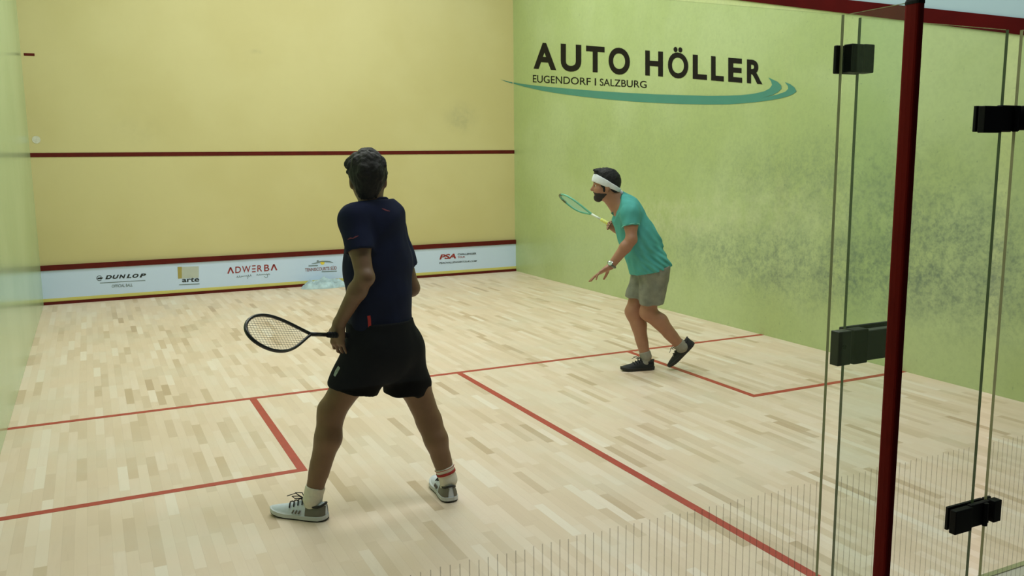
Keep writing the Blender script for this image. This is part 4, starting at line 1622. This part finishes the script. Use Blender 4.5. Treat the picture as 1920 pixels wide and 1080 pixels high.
def folds2(p):
    q = p - s2
    u = q @ RH
    z = q[:, 2]
    f1 = np.exp(-((u - 0.08) ** 2 / 0.02 + z ** 2 / 0.03)) * np.sin((u + z * 1.4) * 95)
    f2 = np.exp(-((u - 0.02) ** 2 / 0.03 + (z - 0.18) ** 2 / 0.03)) * np.sin((u * 1.5 + z) * 55)
    return -0.0075 * f1 - 0.007 * f2 - 0.006 * np.sin(u * 40 + z * 30) * vnoise(p * 6.0) * 2


polo.fold(folds2)
polo.wrinkle(0.015, 0.070, (1, 1, 1.7), 21.0)
polo.cut(at(O2, 1214, 507, 0.0), unit(RH * 0.22 - ZU * 0.97))
polo_o = polo.build('polo_shirt', M_teal_cloth, root2)
# collar, open at the front
cb, cf = at(O2, 1167, 364, 0.0), at(O2, 1148, 401, 0.0)
cm, ch_ = lerp(cb, cf, 0.5), lerp(cf, cb, 0.5) - cb
cu_ = unit(np.cross(HD, cf - cb))
if cu_[2] < 0:
    cu_ = -cu_
ring0 = [cm + (cf - cb) * 0.5 * math.cos(t) * 0.96 + HD * 0.064 * math.sin(t) for t in np.linspace(0, 2 * PI, 33)[:-1]]
cb_ = MB()
nn = len(ring0)
rr_ = []
for k_, (gr, up_h) in enumerate(((1.0, 0.006), (1.06, 0.010), (1.16, -0.018), (1.14, -0.026), (0.98, -0.010))):
    rr_ += [cm + (p - cm) * gr + cu_ * up_h for p in ring0]
cb_.add(rr_, [(a_ * nn + b_, a_ * nn + (b_ + 1) % nn, ((a_ + 1) % 5) * nn + (b_ + 1) % nn, ((a_ + 1) % 5) * nn + b_) for a_ in range(5) for b_ in range(nn)])
cb_.build('collar', M_teal_shade, polo_o, smooth=True)
# sleeve cuff
endL = lerp(K['shL'], K['elL'], 0.485)
axl = unit(unit(K['elL'] - K['shL']) + 0.12 * RH)
e1 = unit(np.cross(axl, HD))
e2 = np.cross(axl, e1)
MB().tube([endL + 0.0690 * (math.cos(t) * e1 + math.sin(t) * e2) for t in np.linspace(0, 2 * PI, 29)[:-1]], 0.0038, 8, closed=True).build('sleeve_cuff', M_teal_light, polo_o, smooth=True)

sh2 = Clay(np.array([4.20, 3.20, 0.45]), np.array([5.10, 4.15, 1.05]), 0.0055)
hmL, hmR = at(O2, 1222, 570, -0.06), at(O2, 1194, 558, 0.06)
sh2.add(limb(at(O2, 1222, 492, 0), at(O2, 1226, 515, 0), 0.160, 0.162, 0.05, (F2, 0.78)), limb(K['hipL'], K['hipR'], 0.108, 0.106, 0.05))
sh2.add(*grown(legL2[:2], 0.010, [(hmL + ZU * 0.01, -ZU)]), *grown(legR2[:2], 0.010, [(hmR + ZU * 0.01, -ZU)]))
dl, dr = unit(hmL - K['hipL']), unit(hmR - K['hipR'])
sh2.add(limb(K['hipL'] + RH * 0.008, hmL + dl * 0.05, 0.108, 0.094, 0.03, None, [(hmL, unit(-ZU + 0.02 * RH))]),
        limb(K['hipR'], hmR + dr * 0.05, 0.105, 0.090, 0.03, None, [(hmR, unit(-ZU - 0.15 * RH))]))
sh2.carve(limb(hmL - dl * 0.08, hmL + dl * 0.08, 0.083, 0.086, 0.003, None, [(hmL - dl * 0.016, ZU)]), limb(hmR - dr * 0.08, hmR + dr * 0.08, 0.074, 0.076, 0.003, None, [(hmR - dr * 0.016, ZU)]))
sh2.cut(at(O2, 1214, 503, 0), -unit(RH * 0.22 - ZU * 0.97))
sh2.fold(lambda p: -0.0025 * np.sin((p @ RH) * 60 + p[:, 2] * 24) * np.clip((1.0 - p[:, 2]) / 0.2, 0, 1))
sh2.wrinkle(0.008, 0.07, (1, 1, 1.5), 31.0)
sh2.build('shorts', M_grey_cloth, root2)

make_sock(root2, legR2 + ftR2, K['kneeR'], K['ankR'], 0.90, M_grey_sock)
make_sock(root2, legL2 + ftL2, K['kneeL'], K['ankL'], 0.88, M_grey_sock)
BS = dict(upper=M_shoe_black, mid=M_rubber, out=M_rubber, collar=M_shoe_black, lace=M_lace)
make_shoe(root2, heelR2, footR2, ZU, L2, BS, inner=-1)
make_shoe(root2, heelL2, fwdL2, upL2, L2, BS, inner=1)

# watch on the near wrist
wd = unit(K['elL'] - K['wrL'])
wc = K['wrL'] + wd * 0.012
w1_ = unit(np.cross(wd, HD))
w2_ = np.cross(wd, w1_)
wt = MB().tube([wc + 0.0315 * (math.cos(t) * w1_ + math.sin(t) * w2_) for t in np.linspace(0, 2 * PI, 25)[:-1]], 0.010, 8, closed=True, flat=(wd, 1.0)).build('wristwatch', mat('steel_watch', (120, 120, 112), 0.35, 0.1, 40, metal=0.6), root2, smooth=True)
fc = wc + unit(-HD - 0.4 * RH + 0.5 * ZU) * 0.038
fn = unit(fc - wc)
MB().tube([fc - fn * 0.006, fc + fn * 0.004, fc + fn * 0.005], [0.020, 0.020, 0.016], 18).build('watch_case', M_chrome, wt)

# his racket: teal, held up in the far hand
tip2 = None
butt2 = at(O2, 1160, 430, 0.20)
best = None
for hq in np.linspace(0.0, 1.2, 121):
    tp = at(O2, 1051, 369, hq)
    e_ = abs(np.linalg.norm(tp - butt2) - 0.685)
    if best is None or e_ < best[0]:
        best = (e_, tp)
ax2 = unit(best[1] - butt2)
vd = unit(butt2 - CAM)
wv = unit(np.cross(ax2, vd))
rk2, RP = make_racket(butt2, ax2, wv * 0.30 + vd * 0.95, 0.685, 'teal squash racket with yellow grip held up by the person with white headband',
                      dict(frame=M_teal_frame, shaft=M_white_grip, grip=M_yellow_grip, seam=M_white_grip, string=M_string_teal))
bp_ = []
for t in np.linspace(-1, 1, 15):
    y = 0.060 * t
    bp_.append(RP(0.685 - 0.045 * abs(t) ** 2.2 + 0.005, y))
MB().tube(bp_, 0.0105, 8).build('bumper', M_olive_frame, [c for c in rk2.children if c.name.startswith('frame')][0], smooth=True)

# ================================================================== towel at the foot of the front wall
tb = MB()
tc_ = on_plane(606, 537, 2, 0.0)
tc_[1] = Y1 - 0.025 - 0.20
NU, NVv = 84, 36
Wd, Dp = 0.32, 0.165
vs = []
rs = np.random.RandomState(5)
for j in range(NVv + 1):
    for i in range(NU + 1):
        u = -1 + 2 * i / NU
        v = -1 + 2 * j / NVv
        # square grid to disc-like outline
        x = u * math.sqrt(max(0, 1 - 0.42 * v * v))
        y = v * math.sqrt(max(0, 1 - 0.45 * u * u))
        rr = max(abs(u), abs(v))
        p = np.array([x * 3.0, y * 2.2, 1.7])
        n1 = 1 - abs(2 * float(vnoise(p[None] * 1.0)[0]))
        n2 = 1 - abs(2 * float(vnoise(p[None] * 2.3 + 7)[0]))
        n3 = float(vnoise(p[None] * 5.0 + 3)[0])
        peak = 0.055 * math.exp(-((u - 0.08) ** 2 / 0.05 + (v - 0.35) ** 2 / 0.25)) + 0.03 * math.exp(-((u - 0.6) ** 2 / 0.08 + (v - 0.5) ** 2 / 0.3)) + 0.03 * math.exp(-((u + 0.45) ** 2 / 0.12 + (v - 0.2) ** 2 / 0.3))
        n4 = 1 - abs(2 * float(vnoise(np.array([[x * 9 + y * 4, y * 7 - x * 2, 4.4]]))[0]))
        z = (0.020 + peak + 0.040 * n1 ** 2 + 0.026 * n2 ** 2 + 0.010 * n4 ** 2 + 0.006 * n3) * (1 - rr ** 6)
        edge = 1 + 0.10 * float(vnoise(np.array([[u * 2.5, v * 2.5, 9.1]]))[0])
        vs.append((tc_[0] + Wd * x * edge, tc_[1] + Dp * y * edge, max(0.002, z)))
fs = [(j * (NU + 1) + i, j * (NU + 1) + i + 1, (j + 1) * (NU + 1) + i + 1, (j + 1) * (NU + 1) + i) for j in range(NVv) for i in range(NU)]
rim = [i for i in range(NU + 1)] + [j * (NU + 1) + NU for j in range(1, NVv + 1)] + [NVv * (NU + 1) + i for i in range(NU - 1, -1, -1)] + [j * (NU + 1) for j in range(NVv - 1, 0, -1)]
nb = len(vs)
vs += [(vs[i][0], vs[i][1], 0.0) for i in rim]
nr = len(rim)
fs += [(rim[i], nb + i, nb + (i + 1) % nr, rim[(i + 1) % nr]) for i in range(nr)]
fs.append(tuple(nb + i for i in range(nr)))
tow = tb.add(vs, fs).build('towel', mat('pale_towel', (176, 198, 208), 0.9, 0.30, 9, bump=0.25), smooth=True)
tag(tow, 'crumpled pale towel on the floor against the white sponsor board', 'towel')
